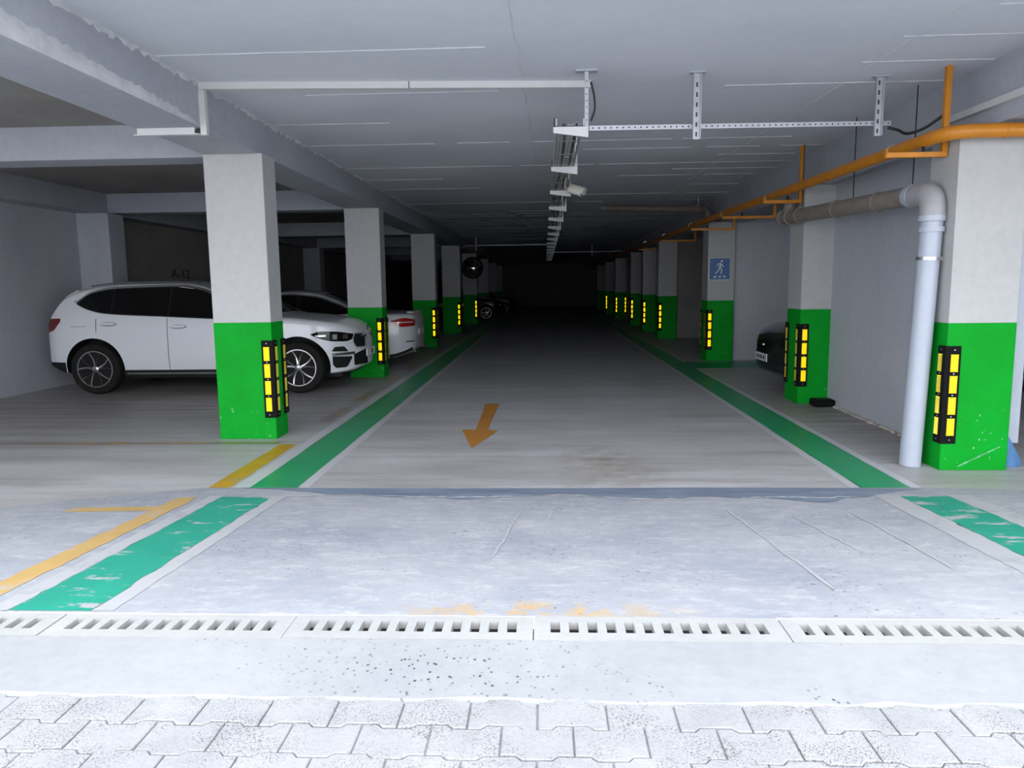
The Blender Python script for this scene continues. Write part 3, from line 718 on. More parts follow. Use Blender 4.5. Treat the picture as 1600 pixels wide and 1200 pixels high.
# loop of cable at the first hanger
bm = bmesh.new(); tube(bm, curve([(0.365, 6.02, 3.05), (0.39, 6.02, 2.95), (0.395, 6.02, 2.85), (0.368, 6.02, 2.76)]), 0.008, 8); tag(put('cable_loop', bm, 'cable_black', None, True), 'short black cable loop hanging beside the nearest tray hanger', 'cable')

# perforated rail to the right with two slotted drop brackets
A, B = Vector((0.352, 6.02, 2.705)), Vector((2.82, 6.42, 2.775)); dr = (B-A); Lr = dr.length
rail = thing('perforated_rail', 'perforated steel rail hanging across the right half of the ceiling', 'rail', A, math.atan2(dr.y, dr.x))
tl = math.asin(dr.z/Lr)
bm = bmesh.new(); bx(bm, (0, -0.008, -0.018), (Lr, -0.005, 0.018)); bx(bm, (0, -0.005, -0.018), (Lr, 0.018, -0.015))
bmesh.ops.rotate(bm, verts=bm.verts[:], cent=(0, 0, 0), matrix=Matrix.Rotation(-tl, 3, 'Y')); put('angle_bar', bm, 'galvanised', rail)
for k in range(int(Lr/0.048)):
    bm = bmesh.new(); bmesh.ops.create_cone(bm, segments=8, radius1=0.0065, radius2=0.0065, depth=0.0015, cap_ends=True, matrix=Matrix.Rotation(HP, 4, 'X'))
    o = put('hole', bm, 'cable_black', rail); o.location = ((k+0.6)*0.048*math.cos(tl), -0.0085, (k+0.6)*0.048*math.sin(tl))
for nm, px in (('left of the two', 1.20), ('right of the two', 2.70)):
    t = (px-A.x)/dr.x; q = A + dr*t
    h = thing('drop_bracket', f'slotted steel drop bracket on the perforated rail, {nm}', 'bracket', (q.x, q.y-0.03, q.z), 0, 'drop brackets of the perforated rail')
    z1 = CEIL-q.z
    for sx in (-0.03, 0.026): put('flange', box_bm((sx, -0.016, -0.10), (sx+0.004, 0.016, z1)), 'galvanised', h)
    put('web', box_bm((-0.03, 0.012, -0.10), (0.03, 0.016, z1)), 'galvanised', h)
    for k in range(6): put('slot', box_bm((-0.006, 0.0100, -0.08+k*0.075), (0.006, 0.0125, -0.045+k*0.075)), 'cable_black', h)
    put('head_plate', box_bm((-0.06, -0.03, z1-0.006), (0.06, 0.03, z1)), 'galvanised', h)
bm = bmesh.new(); e = B
tube(bm, curve([e+Vector((-0.02, 0, -0.035)), e+Vector((0.06, 0.0, -0.055)), e+Vector((0.16, 0.05, -0.075)), e+Vector((0.28, 0.02, -0.04)), e+Vector((0.40, -0.05, 0.05))]), 0.012, 8)
tag(put('sagging_cable', bm, 'cable_black', None, True), 'black cable sagging from the rail end to the white duct', 'cable')

# white cable ducts
def duct(name, a, b, w, h, label, part=None):
    a, b = Vector(a), Vector(b); d = b-a; o = thing(name, label, 'cable duct', a)
    bm = bmesh.new(); bx(bm, (0, -w/2, -h), (d.length, w/2, 0))
    o.rotation_euler = (0, -math.asin(d.z/d.length), math.atan2(d.y, d.x)); put('body', bm, 'plastic_white', o)
    bm = bmesh.new(); bx(bm, (0.002, -w/2-0.003, -h-0.003), (d.length-0.002, w/2+0.003, -h+0.006)); put('lid', bm, 'plastic_white', o); return o
duct('cable_duct', (-2.74, 6.08, CEIL), (-1.08, 6.20, CEIL), 0.045, 0.05, 'white cable duct across the ceiling, left length')
duct('cable_duct', (-1.07, 6.20, CEIL), (0.38, 6.31, CEIL), 0.045, 0.05, 'white cable duct across the ceiling, length ending at the tray')
vd = thing('cable_duct', 'white cable duct dropping down the side of the left beam', 'cable duct', (-2.75, 6.10, BEAM-0.06))
put('body', box_bm((0, -0.02, 0), (0.045, 0.025, CEIL-BEAM+0.06)), 'plastic_white', vd); put('lid', box_bm((0.044, -0.022, 0.0), (0.050, 0.027, CEIL-BEAM+0.055)), 'plastic_white', vd)
ud = thing('cable_duct', 'short white cable duct under the left beam', 'cable duct', (-3.30, 6.10, BEAM-0.05))
put('body', box_bm((0.03, -0.02, 0), (0.50, 0.03, 0.05)), 'plastic_white', ud); put('lid', box_bm((0.0, -0.023, -0.004), (0.54, 0.033, 0.004)), 'plastic_white', ud)
put('cable', box_bm((0.50, -0.01, 0.005), (0.55, 0.02, 0.04), 0.008), 'cable_black', ud)
q0 = onx(1482, 184, 3.36); q1 = onx(1600, 137, 3.36)
dl = (q1-q0); q2 = q0 + dl*1.7
duct('cable_duct', q0, q2, 0.045, 0.05, 'white cable duct on the right beam above the gas pipe')

# bullet camera on the tray
cc = thing('security_camera', 'small pale bullet camera fixed to the cable tray', 'camera', (0.322, 9.72, 2.69), -0.1)
bm = bmesh.new(); tube(bm, curve([(0, 0.05, 0.09), (0.02, 0.02, 0.075), (0.05, 0.0, 0.03)]), 0.012, 10); put('mount', bm, 'cctv_shell', cc, True)
bm = bmesh.new(); tube(bm, [(0.0, 0.02, 0.03), (0.17, -0.05, -0.035)], 0.056, 20); put('body', bm, 'cctv_shell', cc, True)
bm = bmesh.new(); tube(bm, [(0.17, -0.05, -0.035), (0.176, -0.053, -0.0375)], 0.046, 20); put('lens', bm, 'car_glass', cc)
bm = bmesh.new(); tube(bm, [(-0.005, 0.02, 0.046), (0.195, -0.06, -0.028)], 0.05, 20); put('sun_shield', bm, 'cctv_shell', cc, True)

# brown waste pipe crossing under the ceiling
wp = thing('waste_pipe', 'dark brown waste pipe crossing under the ceiling towards the right wall', 'pipe', (1.1, 14.5, 2.94))
bm = bmesh.new(); tube(bm, bent([(0, 0, 0), (2.0, 0.1, -0.04), (2.0, 0.1, -0.30)], 0.1, 6), 0.06, 16); put('pipe', bm, 'dark_pipe', wp, True)
for x in (0.0, 0.2, 1.9):
    bm = bmesh.new(); tube(bm, [(x-0.02, 0, -x*0.02), (x+0.02, 0, -x*0.02)], 0.068, 16); put('collar', bm, 'dark_pipe', wp, True)
for x in (0.02, 1.8):
    bm = bmesh.new(); tube(bm, [(x, 0, 0), (x, 0, CEIL-2.94)], 0.006, 8); put('hanger_rod', bm, 'galvanised', wp)
# thin rails far back
for nm, x0, x1, y in (('left', -2.68, 0.10, 25.6), ('right', 0.32, 3.3, 31.6)):
    o = thing('steel_rail', f'thin pale steel rail across the ceiling far back on the {nm} of the tray', 'rail', (x0, y, 2.87))
    pbox('bar', (0, -0.012, -0.015), (x1-x0, 0.012, 0.015), 'galvanised', o)
    xr = 0.55*(x1-x0) if nm == 'right' else 0.35
    pbox('drop_bar', (xr, -0.012, -0.18), (xr+0.03, 0.012, CEIL-2.87), 'galvanised', o)
    if nm == 'left':
        bm = bmesh.new(); tube(bm, [(0, 0, 0), (-0.28, 0.0, -0.22)], 0.014, 8); put('brace', bm, 'galvanised', o)

# convex mirror on the fifth left pillar
mr = thing('convex_mirror', 'round convex traffic mirror on the fifth left pillar', 'mirror', (-2.84, 29.72, 2.22))
bm = bmesh.new(); pr = []
for k in range(0, 9):
    a = k/8; pr.append((max(0.004, 0.40*a), -0.02 - 0.16*(1-a*a)))
lathe(bm, pr + [(0.40, 0.0)], 40, 'y'); put('mirror_dome', bm, 'mirror_glass', mr, True, 60)
bm = bmesh.new(); lathe(bm, [(0.395, -0.035), (0.425, -0.035), (0.43, 0.0), (0.40, 0.03), (0.30, 0.05), (0.004, 0.05)], 40, 'y'); put('rim', bm, 'rubber_black', mr, True)
put('mount', box_bm((-0.04, 0.04, -0.04), (0.04, 0.285, 0.04)), 'rubber_black', mr)

# blue pedestrian sign on the third right pillar
sg = thing('pedestrian_sign', 'square blue sign with a white walking figure on the third right pillar', 'sign', (3.36, RP[2]-0.012, 1.775))
put('plate', box_bm((-0.205, 0, -0.215), (0.205, 0.01, 0.215), 0.003), 'sign_white', sg)
put('blue_field', box_bm((-0.193, -0.002, -0.203), (0.193, 0.0, 0.203)), 'sign_blue', sg)
def flat_limb(pts, w):
    bm = bmesh.new()
    pts = [Vector((p[0], 0, p[1])) for p in pts]; L = []; Rr = []
    for i, p in enumerate(pts):
        d = (pts[min(i+1, len(pts)-1)]-pts[max(i-1, 0)]).normalized(); n = Vector((-d.z, 0, d.x))*w/2
        L.append(bm.verts.new(p+n+Vector((0, -0.0035, 0)))); Rr.append(bm.verts.new(p-n+Vector((0, -0.0035, 0))))
    for i in range(len(pts)-1): bm.faces.new((L[i], L[i+1], Rr[i+1], Rr[i]))
    return bm
bm = bmesh.new(); bmesh.ops.create_circle(bm, cap_ends=True, segments=20, radius=0.021, matrix=Matrix.Translation((0.035, -0.0035, 0.145)) @ Matrix.Rotation(HP, 4, 'X')); put('figure_head', bm, 'sign_white', sg)
for nm, pts, w in (('figure_torso', [(0.02, 0.105), (0.008, 0.07), (0.0, 0.03)], 0.034), ('figure_arm', [(0.02, 0.108), (-0.022, 0.10), (-0.046, 0.07), (-0.05, 0.045)], 0.017), ('figure_arm', [(0.03, 0.10), (0.045, 0.06), (0.075, 0.04)], 0.017),
                   ('figure_leg', [(-0.004, 0.035), (-0.02, -0.02), (-0.05, -0.06), (-0.085, -0.09)], 0.021), ('figure_leg', [(0.006, 0.035), (0.032, 0.0), (0.032, -0.05), (0.026, -0.10)], 0.021)):
    put(nm, flat_limb(pts, w), 'sign_white', sg)
for x, z, sk in ((-0.09, -0.15, 0.03), (0.002, -0.148, 0.0), (0.09, -0.145, -0.03)):
    bm = bmesh.new(); bm.faces.new([bm.verts.new(q) for q in ((x-0.028-sk*0.4, -0.0035, z-0.018), (x+0.018-sk*0.4, -0.0035, z-0.018), (x+0.028+sk*0.4, -0.0035, z+0.016), (x-0.014+sk*0.4, -0.0035, z+0.016))]); put('crossing_bar', bm, 'sign_white', sg)

# ------------------------------------------------------------------ cars
def pchip(tab):
    xs = np.array([t[0] for t in tab], float); ys = np.array([t[1] for t in tab], float)
    h = np.diff(xs); dl = np.diff(ys)/h; d = np.zeros(len(xs)); d[0], d[-1] = dl[0], dl[-1]
    for i in range(1, len(xs)-1):
        if dl[i-1]*dl[i] > 0:
            w1, w2 = 2*h[i]+h[i-1], h[i]+2*h[i-1]; d[i] = (w1+w2)/(w1/dl[i-1]+w2/dl[i])
    def f(x):
        x = min(max(x, xs[0]), xs[-1]); i = min(int(np.searchsorted(xs, x, 'right'))-1, len(xs)-2); i = max(i, 0)
        t = (x-xs[i])/h[i]; t2, t3 = t*t, t*t*t
        return float(ys[i]*(2*t3-3*t2+1) + h[i]*d[i]*(t3-2*t2+t) + ys[i+1]*(-2*t3+3*t2) + h[i]*d[i+1]*(t3-t2))
    return f

class Car:
    def __init__(s, top, bot, plan, side, axles, wr, r=0.11):
        s.zt, s.zb, s.pw, s.sd = pchip(top), pchip(bot), pchip(plan), pchip(side)
        s.x0, s.x1 = top[0][0], top[-1][0]; s.axles, s.wr, s.r = axles, wr, r
    def hw(s, x, z): return s.pw(x)*s.sd(z)
    def rr(s, x): return min(s.r, 0.35*(s.zt(x)-s.zb(x)))
    def body(s, paint):
        bm = bmesh.new(); g = []
        n = 74; xs = [s.x0 + (s.x1-s.x0)*0.5*(1-math.cos(math.pi*(0.03+0.94*k/(n-1)))) for k in range(n)]
        xs[0], xs[-1] = s.x0, s.x1
        for x in xs:
            zt, zb, r = s.zt(x), s.zb(x), s.rr(x); pts = [(0, zb), (max(0.02, s.hw(x, zb)-0.10), zb)]
            for t in lin(0, 1, 18):
                z = zb+0.03 + (zt-r-zb-0.03)*t; pts.append((s.hw(x, z), z))
            h = s.hw(x, zt-r); rx = min(r*1.25, 0.5*h)
            for k in range(1, 6):
                a = k/5*HP; pts.append((h-rx+rx*math.cos(a), zt-r + (r-0.03)*math.sin(a)))
            for t in (0.75, 0.5, 0.25): pts.append(((h-rx)*t, zt-0.03*t*t))
            pts.append((0, zt))
            ring = [bm.verts.new((x, -y, z)) for y, z in pts] + [bm.verts.new((x, y, z)) for y, z in pts[-2:0:-1]]
            g.append(ring)
        m_ = len(g[0])
        for a, b in zip(g, g[1:]):
            for k in range(m_): bm.faces.new((a[k], a[(k+1) % m_], b[(k+1) % m_], b[k]))
        bm.faces.new(g[0]); bm.faces.new(g[-1][::-1])
        bmesh.ops.recalc_face_normals(bm, faces=bm.faces[:])
        me = bpy.data.meshes.new('b'); bm.to_mesh(me); bm.free(); me.materials.append(MATS[paint]); me.materials.append(MATS['car_trim'])
        o = bpy.data.objects.new('b', me); COL.objects.link(o); cut = []
        bc = bmesh.new()
        for ax in s.axles:
            for sg_ in (-1, 1):
                y0, y1 = (-1.3, -0.60) if sg_ < 0 else (0.60, 1.3)
                lathe(bc, [(s.wr*1.19, y0), (s.wr*1.19, y1)], 40, 'y', (ax, 0, s.wr+0.01))
        bmesh.ops.recalc_face_normals(bc, faces=bc.faces[:])
        mc = bpy.data.meshes.new('c'); bc.to_mesh(mc); bc.free(); mc.materials.append(MATS['car_trim'])
        c = bpy.data.objects.new('c', mc); COL.objects.link(c)
        md = o.modifiers.new('b', 'BOOLEAN'); md.operation = 'DIFFERENCE'; md.object = c; md.solver = 'EXACT'
        try: md.material_mode = 'TRANSFER'
        except Exception: pass
        bpy.context.view_layer.update()
        res = bpy.data.meshes.new_from_object(o.evaluated_get(bpy.context.evaluated_depsgraph_get()))
        bpy.data.objects.remove(o); bpy.data.objects.remove(c)
        return res
    def patch(s, x0, x1, lo, hi, sg_, off=0.006, nx=16, nz=6, side=True):
        """shell lying on the flank between two curves lo(x), hi(x)"""
        bm = bmesh.new(); g = []
        for x in lin(x0, x1, nx):
            a, b = lo(x), hi(x); col = []
            for t in lin(0, 1, nz):
                z = a+(b-a)*t; zz = min(z, s.zt(x)-s.rr(x)*0.25)
                y = s.hw(x, z); rz = s.zt(x)-s.rr(x)
                if zz > rz:
                    h = s.hw(x, rz); rx = min(s.rr(x)*1.25, 0.5*h); q = min(1, (zz-rz)/(s.rr(x)-0.03)); y = h-rx+rx*math.sqrt(max(0, 1-q*q))
                col.append(bm.verts.new((x, sg_*(y+off), zz)))
            g.append(col)
        for a, b in zip(g, g[1:]):
            for k in range(nz-1): bm.faces.new((a[k], b[k], b[k+1], a[k+1]))
        # rim folded back into the body
        ed = [e for e in bm.edges if e.is_boundary]; ex = bmesh.ops.extrude_edge_only(bm, edges=ed)
        bmesh.ops.translate(bm, verts=[v for v in ex['geom'] if isinstance(v, bmesh.types.BMVert)], vec=(0, -sg_*(off+0.008), 0))
        return bm
    def tpatch(s, x0, x1, wf, off=0.006, nx=12, ny=9):
        """shell lying on the top surface (windscreen, rear glass); wf(x): share of the top width"""
        bm = bmesh.new(); g = []
        for x in lin(x0, x1, nx):
            r = s.rr(x); h = s.hw(x, s.zt(x)-r); rx = min(r*1.25, 0.5*h); w = (h-rx)*wf(x); col = []
            for t in lin(-1, 1, ny):
                y = w*t; col.append(bm.verts.new((x + (off if x0 > 0 else -off)*0.6, y, s.zt(x)-0.03*min(1, (y/max(h-rx, .01))**2)+off)))
            g.append(col)
        for a, b in zip(g, g[1:]):
            for k in range(ny-1): bm.faces.new((a[k], b[k], b[k+1], a[k+1]))
        ed = [e for e in bm.edges if e.is_boundary]; ex = bmesh.ops.extrude_edge_only(bm, edges=ed)
        bmesh.ops.translate(bm, verts=[v for v in ex['geom'] if isinstance(v, bmesh.types.BMVert)], vec=(0, 0, -0.015))
        return bm

def const(z): return lambda x: z
def wheel(parent, x, y, r, w, sg_, rim_r, seg=40, spokes=5, detail=True):
    """wheel as tyre with rim, spokes and hub as its pieces; outer face towards sg_*Y"""
    bm = bmesh.new(); hw = w/2
    lathe(bm, [(rim_r, -hw*0.72), (rim_r*1.06, -hw*0.92), (r*0.90, -hw), (r*0.975, -hw*0.82), (r, -hw*0.55), (r, hw*0.55), (r*0.975, hw*0.82), (r*0.90, hw), (rim_r*1.06, hw*0.92), (rim_r, hw*0.72)], seg, 'y')
    t = put('wheel', bm, 'tyre', parent, True); t.location = (x, y, r)
    o = sg_*hw
    bm = bmesh.new(); lathe(bm, [(rim_r*1.02, o*0.80), (rim_r*1.02, o*0.93), (rim_r*0.96, o*0.93), (rim_r*0.93, o*0.70)], seg, 'y'); 
    for f in [f for f in bm.faces if len(f.verts) > 4]: bm.faces.remove(f)
    put('rim', bm, 'rim_edge', t, True)
    bm = bmesh.new(); lathe(bm, [(rim_r*0.98, o*0.05), (rim_r*0.98, o*0.35)], seg, 'y'); put('brake_disc', bm, 'car_trim', t)
    for k in range(spokes):
        for dv in (-1, 1):
            a = 2*math.pi*k/spokes + 0.3; bm = bmesh.new(); g = []
            for q in lin(0, 1, 5):
                rad = rim_r*(0.14 + 0.83*q); ang = a + dv*(0.10 + 0.24*q**1.4); ww = rim_r*0.055*(1.25-0.4*q)
                c = Vector((math.cos(ang)*rad, 0, math.sin(ang)*rad)); nrm = Vector((-math.sin(ang), 0, math.cos(ang)))*ww
                yo = o*(0.86 - 0.10*math.sin(q*math.pi))
                g.append([bm.verts.new(c-nrm+Vector((0, yo-sg_*0.02, 0))), bm.verts.new(c-nrm*0.6+Vector((0, yo, 0))), bm.verts.new(c+nrm*0.6+Vector((0, yo, 0))), bm.verts.new(c+nrm+Vector((0, yo-sg_*0.02, 0)))])
            for u, v in zip(g, g[1:]):
                for j in range(3): bm.faces.new((u[j], v[j], v[j+1], u[j+1]))
            put('spoke', bm, 'rim_edge' if dv > 0 else 'rim_dark', t, True)
    bm = bmesh.new(); lathe(bm, [(rim_r*0.19, o*0.6), (rim_r*0.19, o*0.84), (rim_r*0.15, o*0.90)], 20, 'y'); put('hub_cap', bm, 'rim_edge', t, True)
    return t

def finish_body(c, root, paintm):
    me = c.body(paintm); b_ = put('body', me, paintm, root, True, 40); return b_

# ---- white SUV, side on, nose towards the lane
suv = thing('suv', 'white SUV with tinted windows parked side on behind the nearest left pillar', 'car', (-5.00, 11.43, 0))
S = Car(top=[(-2.36, .78), (-2.33, .95), (-2.26, 1.11), (-2.15, 1.27), (-2.04, 1.42), (-1.96, 1.475), (-1.8, 1.54), (-1.45, 1.60), (-1.0, 1.63), (-.4, 1.63), (-.05, 1.595), (.25, 1.505), (.6, 1.36), (.95, 1.18), (1.08, 1.135), (1.3, 1.12), (1.7, 1.075), (2.0, 1.02), (2.16, .95), (2.25, .86), (2.29, .74)],
        bot=[(-2.36, .46), (-2.2, .38), (-1.9, .28), (0, .25), (1.8, .25), (2.1, .27), (2.29, .36)],
        plan=[(-2.36, .60), (-2.31, .74), (-2.22, .84), (-2.0, .915), (-1.6, .945), (1.4, .945), (1.75, .905), (1.95, .80), (2.08, .66), (2.17, .52), (2.24, .36), (2.29, .14)],
        side=[(.2, .95), (.35, .975), (.55, 1.0), (.85, .995), (1.0, .985), (1.1, .965), (1.3, .88), (1.5, .785), (1.66, .70)], axles=(-1.53, 1.46), wr=.37)
finish_body(S, suv, 'car_white')
for sg_ in (-1, 1):
    # side glass: three panes within a dark surround with a bright line under it
    low = pchip([(-1.80, 1.31), (-1.62, 1.23), (-1.35, 1.17), (-.5, 1.12), (.4, 1.075), (.92, 1.06)]); hig = pchip([(-1.80, 1.33), (-1.60, 1.47), (-1.2, 1.535), (-.3, 1.555), (.05, 1.50), (.35, 1.37), (.65, 1.22), (.92, 1.07)])
    sur = put('window_surround', S.patch(-1.80, .92, low, hig, sg_, 0.004, 44, 8), 'car_trim', suv, True)
    for xa, xb_ in ((-1.74, -1.265), (-1.245, -.42), (-.395, .80)):
        put('pane', S.patch(xa, xb_, lambda x: low(x)+0.018, lambda x: hig(x)-0.022, sg_, 0.008, 24, 8), 'car_glass', sur, True)
    put('window_line', S.patch(-1.84, .3, lambda x: hig(x)+0.004, lambda x: hig(x)+0.020, sg_, 0.008, 40, 3), 'chrome', suv, True)
    for nm, xa in (('door_seam', -.42), ('door_seam', .86), ('door_seam', -1.47)):
        zl = .36 if xa > -1 else .90
        put(nm, S.patch(xa-.004, xa+.004, const(zl), const(1.10 if xa < 0 else 1.02), sg_, 0.002, 2, 12), 'car_seam', suv)
    put('fuel_flap', S.patch(-1.86, -1.62, const(.985), const(.990), sg_, 0.002, 6, 2), 'car_seam', suv)
    for xa, zc in ((-1.40, 1.02), (-.37, .975)):
        el = lambda k, h: (lambda x: zc + k*h*math.sqrt(max(0.0, 1-((x-xa-.11)/.128)**2)))
        put('handle_shade', S.patch(xa-.016, xa+.236, el(-1, .032), el(1, .032), sg_, 0.003, 20, 4), 'car_shadow', suv, True)  # flat grey patch that paints the shade of the handle cup
        el2 = lambda k, h: (lambda x: zc + .006 + k*h*math.sqrt(max(0.0, 1-((x-xa-.11)/.112)**4)))
        put('door_handle', S.patch(xa, xa+.22, el2(-1, .017), el2(1, .017), sg_, 0.026, 16, 4), 'car_white', suv, True)
    put('sill', S.patch(-1.10, 1.03, const(.262), const(.355), sg_, 0.012, 12, 4), 'car_trim', suv, True)
    put('sill_trim', S.patch(-1.06, 1.0, const(.292), const(.318), sg_, 0.02, 12, 3), 'rim_edge', suv, True)
    put('bumper_cladding', S.patch(-2.33, -1.98, lambda x: S.zb(x)+.02, lambda x: .47, sg_, 0.006, 12, 4), 'car_trim', suv, True)
    # tail lamp, head lamp, front intakes
    put('tail_lamp', S.patch(-2.335, -2.02, pchip([(-2.335, .89), (-2.15, .93), (-2.02, 1.06)]), pchip([(-2.335, .99), (-2.2, 1.10), (-2.02, 1.11)]), sg_, 0.008, 14, 5), 'lamp_red_dark', suv, True)
    hl_lo = pchip([(1.66, .835), (1.78, .78), (1.95, .735), (2.1, .725), (2.17, .76)]); hl_hi = pchip([(1.66, .85), (1.80, .885), (1.98, .875), (2.17, .83)])
    hl = put('head_lamp', S.patch(1.66, 2.17, hl_lo, hl_hi, sg_, 0.006, 24, 6), 'car_glass', suv, True)
    put('lamp_reflector', S.patch(1.72, 1.86, lambda x: .808, lambda x: .832, sg_, 0.011, 8, 3), 'lamp_clear', hl, True)
    for xa in (1.94, 2.06): put('lamp_lens', S.patch(xa, xa+.055, const(.765), const(.835), sg_, 0.011, 6, 4), 'chrome', hl, True)
    put('fog_intake', S.patch(1.93, 2.11, pchip([(1.93, .59), (2.11, .575)]), pchip([(1.93, .60), (1.97, .655), (2.06, .655), (2.11, .585)]), sg_, 0.006, 14, 4), 'car_trim', suv, True)
    put('lower_intake', S.patch(1.93, 2.15, pchip([(1.93, .40), (1.97, .345), (2.08, .345), (2.15, .47)]), pchip([(1.93, .52), (2.15, .50)]), sg_, 0.006, 14, 4), 'car_trim', suv, True)
    put('intake_trim', S.patch(1.93, 2.18, const(.525), const(.565), sg_, 0.012, 14, 3), 'rim_edge', suv, True)
    put('central_intake', S.patch(2.17, 2.285, lambda x: .36, pchip([(2.17, .52), (2.285, .59)]), sg_, 0.007, 12, 5), 'car_trim', suv, True)
    gk = put('kidney_grille', S.patch(2.165, 2.283, pchip([(2.165, .70), (2.20, .615), (2.283, .605)]), pchip([(2.165, .78), (2.18, .845), (2.283, .84)]), sg_, 0.016, 12, 6), 'galvanised', suv, True)
    put('grille_insert', S.patch(2.175, 2.272, pchip([(2.175, .71), (2.205, .635), (2.272, .625)]), pchip([(2.175, .76), (2.19, .825), (2.272, .822)]), sg_, 0.021, 12, 6), 'car_trim', gk, True)
    # door mirror
    bm = bmesh.new(); bmesh.ops.create_uvsphere(bm, u_segments=20, v_segments=12, radius=1, matrix=Matrix.Translation((.60, sg_*1.04, 1.155)) @ Matrix.Diagonal((.10, .135, .085, 1)))
    mi = put('door_mirror', bm, 'car_white', suv, True)
    put('mirror_foot', box_bm((.57, sg_*.90 if sg_ > 0 else -.97, 1.07), (.66, .97 if sg_ > 0 else -.90, 1.12), 0.01), 'car_trim', mi)
    # roof rail
    bm = bmesh.new(); tube(bm, [(x, sg_*(S.hw(x, S.zt(x)-.11)-.06), S.zt(x)-.012) for x in lin(-1.62, -.02, 14)], 0.012, 8); put('roof_rail', bm, 'rim_edge', suv, True)
    for ax in S.axles: wheel(suv, ax, sg_*.835, .37, .235, sg_, .262)
put('windscreen', S.tpatch(.20, 1.03, const(.93)), 'car_glass', suv, True)
put('rear_window', S.tpatch(-2.20, -1.98, const(.85)), 'car_glass', suv, True)
put('roof_spoiler', S.tpatch(-2.08, -1.86, const(1.0), 0.02), 'car_white', suv, True)
pl = put('number_plate', box_bm((2.29, -.26, .47), (2.305, .26, .585), 0.003), 'plate_white', suv)
put('plate_mark', box_bm((2.304, -.22, .482), (2.307, -.02, .573)), 'plate_white', pl); put('plate_mark', box_bm((2.3045, .03, .49), (2.308, .12, .565)), 'letter_black', pl)
bm = bmesh.new(); lathe(bm, [(.041, 0), (.041, .006), (.03, .008)], 20, 'x', (2.262, 0, .90)); rd = put('emblem', bm, 'letter_black', suv)
for a0, mt_ in ((0, 'sign_white'), (1, 'plate_blue'), (2, 'sign_white'), (3, 'plate_blue')):
    bm = bmesh.new(); bm.faces.new([bm.verts.new((2.2712, 0, .90))] + [bm.verts.new((2.2712, .027*math.cos(a0*HP+t), .90+.027*math.sin(a0*HP+t))) for t in lin(0, HP, 6)]); put('emblem_quarter', bm, mt_, rd)
put('underbody', box_bm((-2.0, -.62, .20), (2.0, .62, .27)), 'car_trim', suv)

# ---- white sedan, tail towards the lane
sed = thing('sedan', 'white sedan parked nose in, its red tail lamp showing beside the second left pillar', 'car', (-4.80, 14.50, 0), math.pi)
T = Car(top=[(-2.38, .72), (-2.36, .93), (-2.30, 1.02), (-2.1, 1.045), (-1.7, 1.06), (-1.4, 1.10), (-1.0, 1.27), (-.65, 1.40), (-.25, 1.465), (.1, 1.47), (.45, 1.40), (.85, 1.20), (1.15, 1.03), (1.3, .98), (1.8, .90), (2.2, .80), (2.34, .70), (2.38, .58)],
        bot=[(-2.38, .36), (-2.2, .26), (-1.9, .19), (0, .17), (2.0, .17), (2.38, .28)],
        plan=[(-2.38, .34), (-2.34, .55), (-2.26, .70), (-2.1, .82), (-1.8, .895), (-1.3, .91), (1.4, .91), (1.8, .86), (2.1, .72), (2.28, .48), (2.38, .2)],
        side=[(.15, .94), (.35, .98), (.6, 1.0), (.85, .985), (.95, .96), (1.05, .90), (1.2, .80), (1.47, .64)], axles=(-1.43, 1.42), wr=.34)
finish_body(T, sed, 'car_white')
for sg_ in (-1, 1):
    low = pchip([(-1.30, 1.03), (-.6, .985), (.3, .955), (.98, .945)]); hig = pchip([(-1.30, 1.05), (-.95, 1.20), (-.5, 1.345), (0, 1.385), (.35, 1.32), (.7, 1.15), (.98, .955)])
    su = put('window_surround', T.patch(-1.30, .98, low, hig, sg_, 0.004, 36, 7), 'car_trim', sed, True)
    for xa, xb_ in ((-1.15, -.26), (-.18, .86)): put('pane', T.patch(xa, xb_, lambda x: low(x)+.016, lambda x: hig(x)-.018, sg_, .008, 20, 7), 'car_glass', su, True)
    put('window_line', T.patch(-1.34, .5, lambda x: hig(x)+.004, lambda x: hig(x)+.018, sg_, .008, 36, 3), 'chrome', sed, True)
    for xa in (-.22, -1.05, .95): put('door_seam', T.patch(xa-.004, xa+.004, const(.3 if xa > -1 else .7), const(.97), sg_, .002, 2, 10), 'car_seam', sed)
    for xa in (-1.0, -.12): put('door_handle', T.patch(xa, xa+.2, const(.83), const(.86), sg_, .028, 8, 4), 'car_white', sed, True)
    tl_ = put('tail_lamp', T.patch(-2.352, -1.96, pchip([(-2.352, .78), (-2.15, .77), (-1.96, .875)]), pchip([(-2.352, .90), (-2.2, .935), (-1.96, .885)]), sg_, .009, 18, 6), 'lamp_red', sed, True)
    put('lamp_strip', T.patch(-2.33, -2.08, const(.845), const(.862), sg_, .014, 10, 3), 'lamp_clear', tl_, True)
    put('bumper_reflector', T.patch(-2.34, -2.22, const(.485), const(.505), sg_, .008, 8, 3), 'car_trim', sed, True)
    bm = bmesh.new(); tube(bm, [(-2.10, sg_*.58, .31), (-2.375, sg_*.58, .31)], .048, 18); ep = put('exhaust_pipe', bm, 'chrome', sed, True)
    bm = bmesh.new(); tube(bm, [(-2.37, sg_*.58, .31), (-2.379, sg_*.58, .31)], .036, 18); put('exhaust_bore', bm, 'letter_black', ep)
    bm = bmesh.new(); bmesh.ops.create_uvsphere(bm, u_segments=16, v_segments=10, radius=1, matrix=Matrix.Translation((.74, sg_*.99, 1.01)) @ Matrix.Diagonal((.08, .11, .06, 1))); put('door_mirror', bm, 'car_white', sed, True)
    for ax in T.axles: wheel(sed, ax, sg_*.80, .34, .22, sg_, .24)
    put('head_lamp', T.patch(1.85, 2.25, const(.62), const(.72), sg_, .008, 12, 4), 'lamp_clear', sed, True)
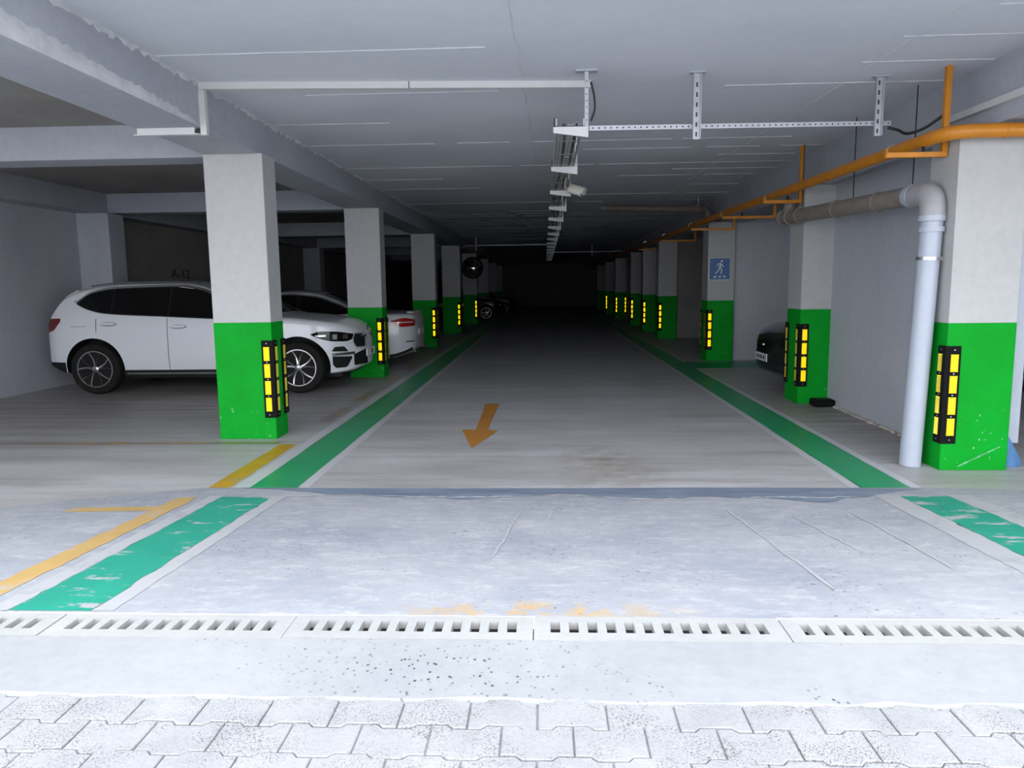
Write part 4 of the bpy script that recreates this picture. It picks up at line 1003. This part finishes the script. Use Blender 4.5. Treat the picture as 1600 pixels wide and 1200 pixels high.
put('rear_window', T.tpatch(-1.38, -.66, const(.92)), 'car_glass', sed, True)
put('windscreen', T.tpatch(.45, 1.15, const(.92)), 'car_glass', sed, True)
put('rear_bumper_lip', T.patch(-2.36, -1.80, lambda x: T.zb(x)+.02, lambda x: T.zb(x)+.07, 1, .006, 12, 3), 'car_trim', sed, True)
put('number_plate', box_bm((-2.395, -.26, .60), (-2.375, .26, .71)), 'plate_white', sed)
bm = bmesh.new(); bx(bm, (-2.33, -.55, 1.02), (-2.22, .55, 1.045)); put('boot_spoiler', bm, 'car_white', sed)

# ---- dark cars
def dark_car(label, loc, rz, plate=False):
    c = thing('dark_car', label, 'car', loc, rz)
    K = Car(top=[(-2.10, .75), (-2.06, 1.0), (-1.95, 1.2), (-1.7, 1.38), (-1.2, 1.45), (-.3, 1.47), (.1, 1.42), (.5, 1.26), (.9, 1.06), (1.05, 1.0), (1.4, .97), (1.75, .90), (1.98, .80), (2.06, .70), (2.10, .56)],
            bot=[(-2.10, .34), (-1.9, .22), (0, .18), (1.8, .18), (2.10, .26)],
            plan=[(-2.10, .56), (-2.0, .78), (-1.7, .875), (-1.2, .89), (1.2, .89), (1.6, .85), (1.85, .74), (1.98, .60), (2.06, .42), (2.10, .22)],
            side=[(.15, .94), (.4, .985), (.65, 1.0), (.9, .97), (1.0, .93), (1.2, .82), (1.47, .68)], axles=(-1.28, 1.28), wr=.33)
    finish_body(K, c, 'car_black')
    for sg_ in (-1, 1):
        low = const(.96); hig = pchip([(-1.75, .98), (-1.55, 1.24), (-1.0, 1.36), (-.2, 1.37), (.15, 1.31), (.5, 1.14), (.8, .98)])
        put('side_window', K.patch(-1.75, .8, low, hig, sg_, .006, 30, 6), 'car_glass', c, True)
        hl = put('head_lamp', K.patch(1.62, 1.99, pchip([(1.62, .70), (1.99, .61)]), pchip([(1.62, .74), (1.8, .765), (1.99, .70)]), sg_, .008, 14, 5), 'car_glass', c, True)
        put('lamp_reflector', K.patch(1.86, 1.93, const(.655), const(.70), sg_, .013, 5, 3), 'lamp_clear', hl, True)
        put('grille', K.patch(1.97, 2.095, const(.36), const(.52), sg_, .008, 10, 4), 'car_trim', c, True)
        bm = bmesh.new(); bmesh.ops.create_uvsphere(bm, u_segments=14, v_segments=9, radius=1, matrix=Matrix.Translation((.55, sg_*.97, 1.02)) @ Matrix.Diagonal((.08, .11, .07, 1))); put('door_mirror', bm, 'car_black', c, True)
        for ax in K.axles: wheel(c, ax, sg_*.78, .33, .21, sg_, .235, seg=28)
    put('windscreen', K.tpatch(.12, .98, const(.92)), 'car_glass', c, True)
    if plate:
        p_ = put('number_plate', box_bm((2.095, -.26, .38), (2.112, .26, .49), 0.002), 'plate_white', c)
        put('plate_band', box_bm((2.111, .215, .383), (2.1135, .255, .487)), 'plate_blue', p_)
        for y0, y1 in ((.10, .17), (-.02, .05), (-.10, -.05), (-.20, -.14)): put('plate_mark', box_bm((2.111, y0, .41), (2.1135, y1, .462)), 'letter_black', p_)
        put('emblem', box_bm((2.06, -.04, .60), (2.098, .04, .63), 0.005), 'chrome', c)
    return c
dark_car('black hatchback in the right bay, its nose showing past the second right pillar', (5.26, 11.0, 0), math.pi, True)
dark_car('dark car far back on the left, its wheel showing beside the fifth pillar', (-3.85, 33.6, 0), 0.0)
dark_car('black car farthest back on the left, nose standing out into the lane', (-3.45, 39.4, 0), 0.0)
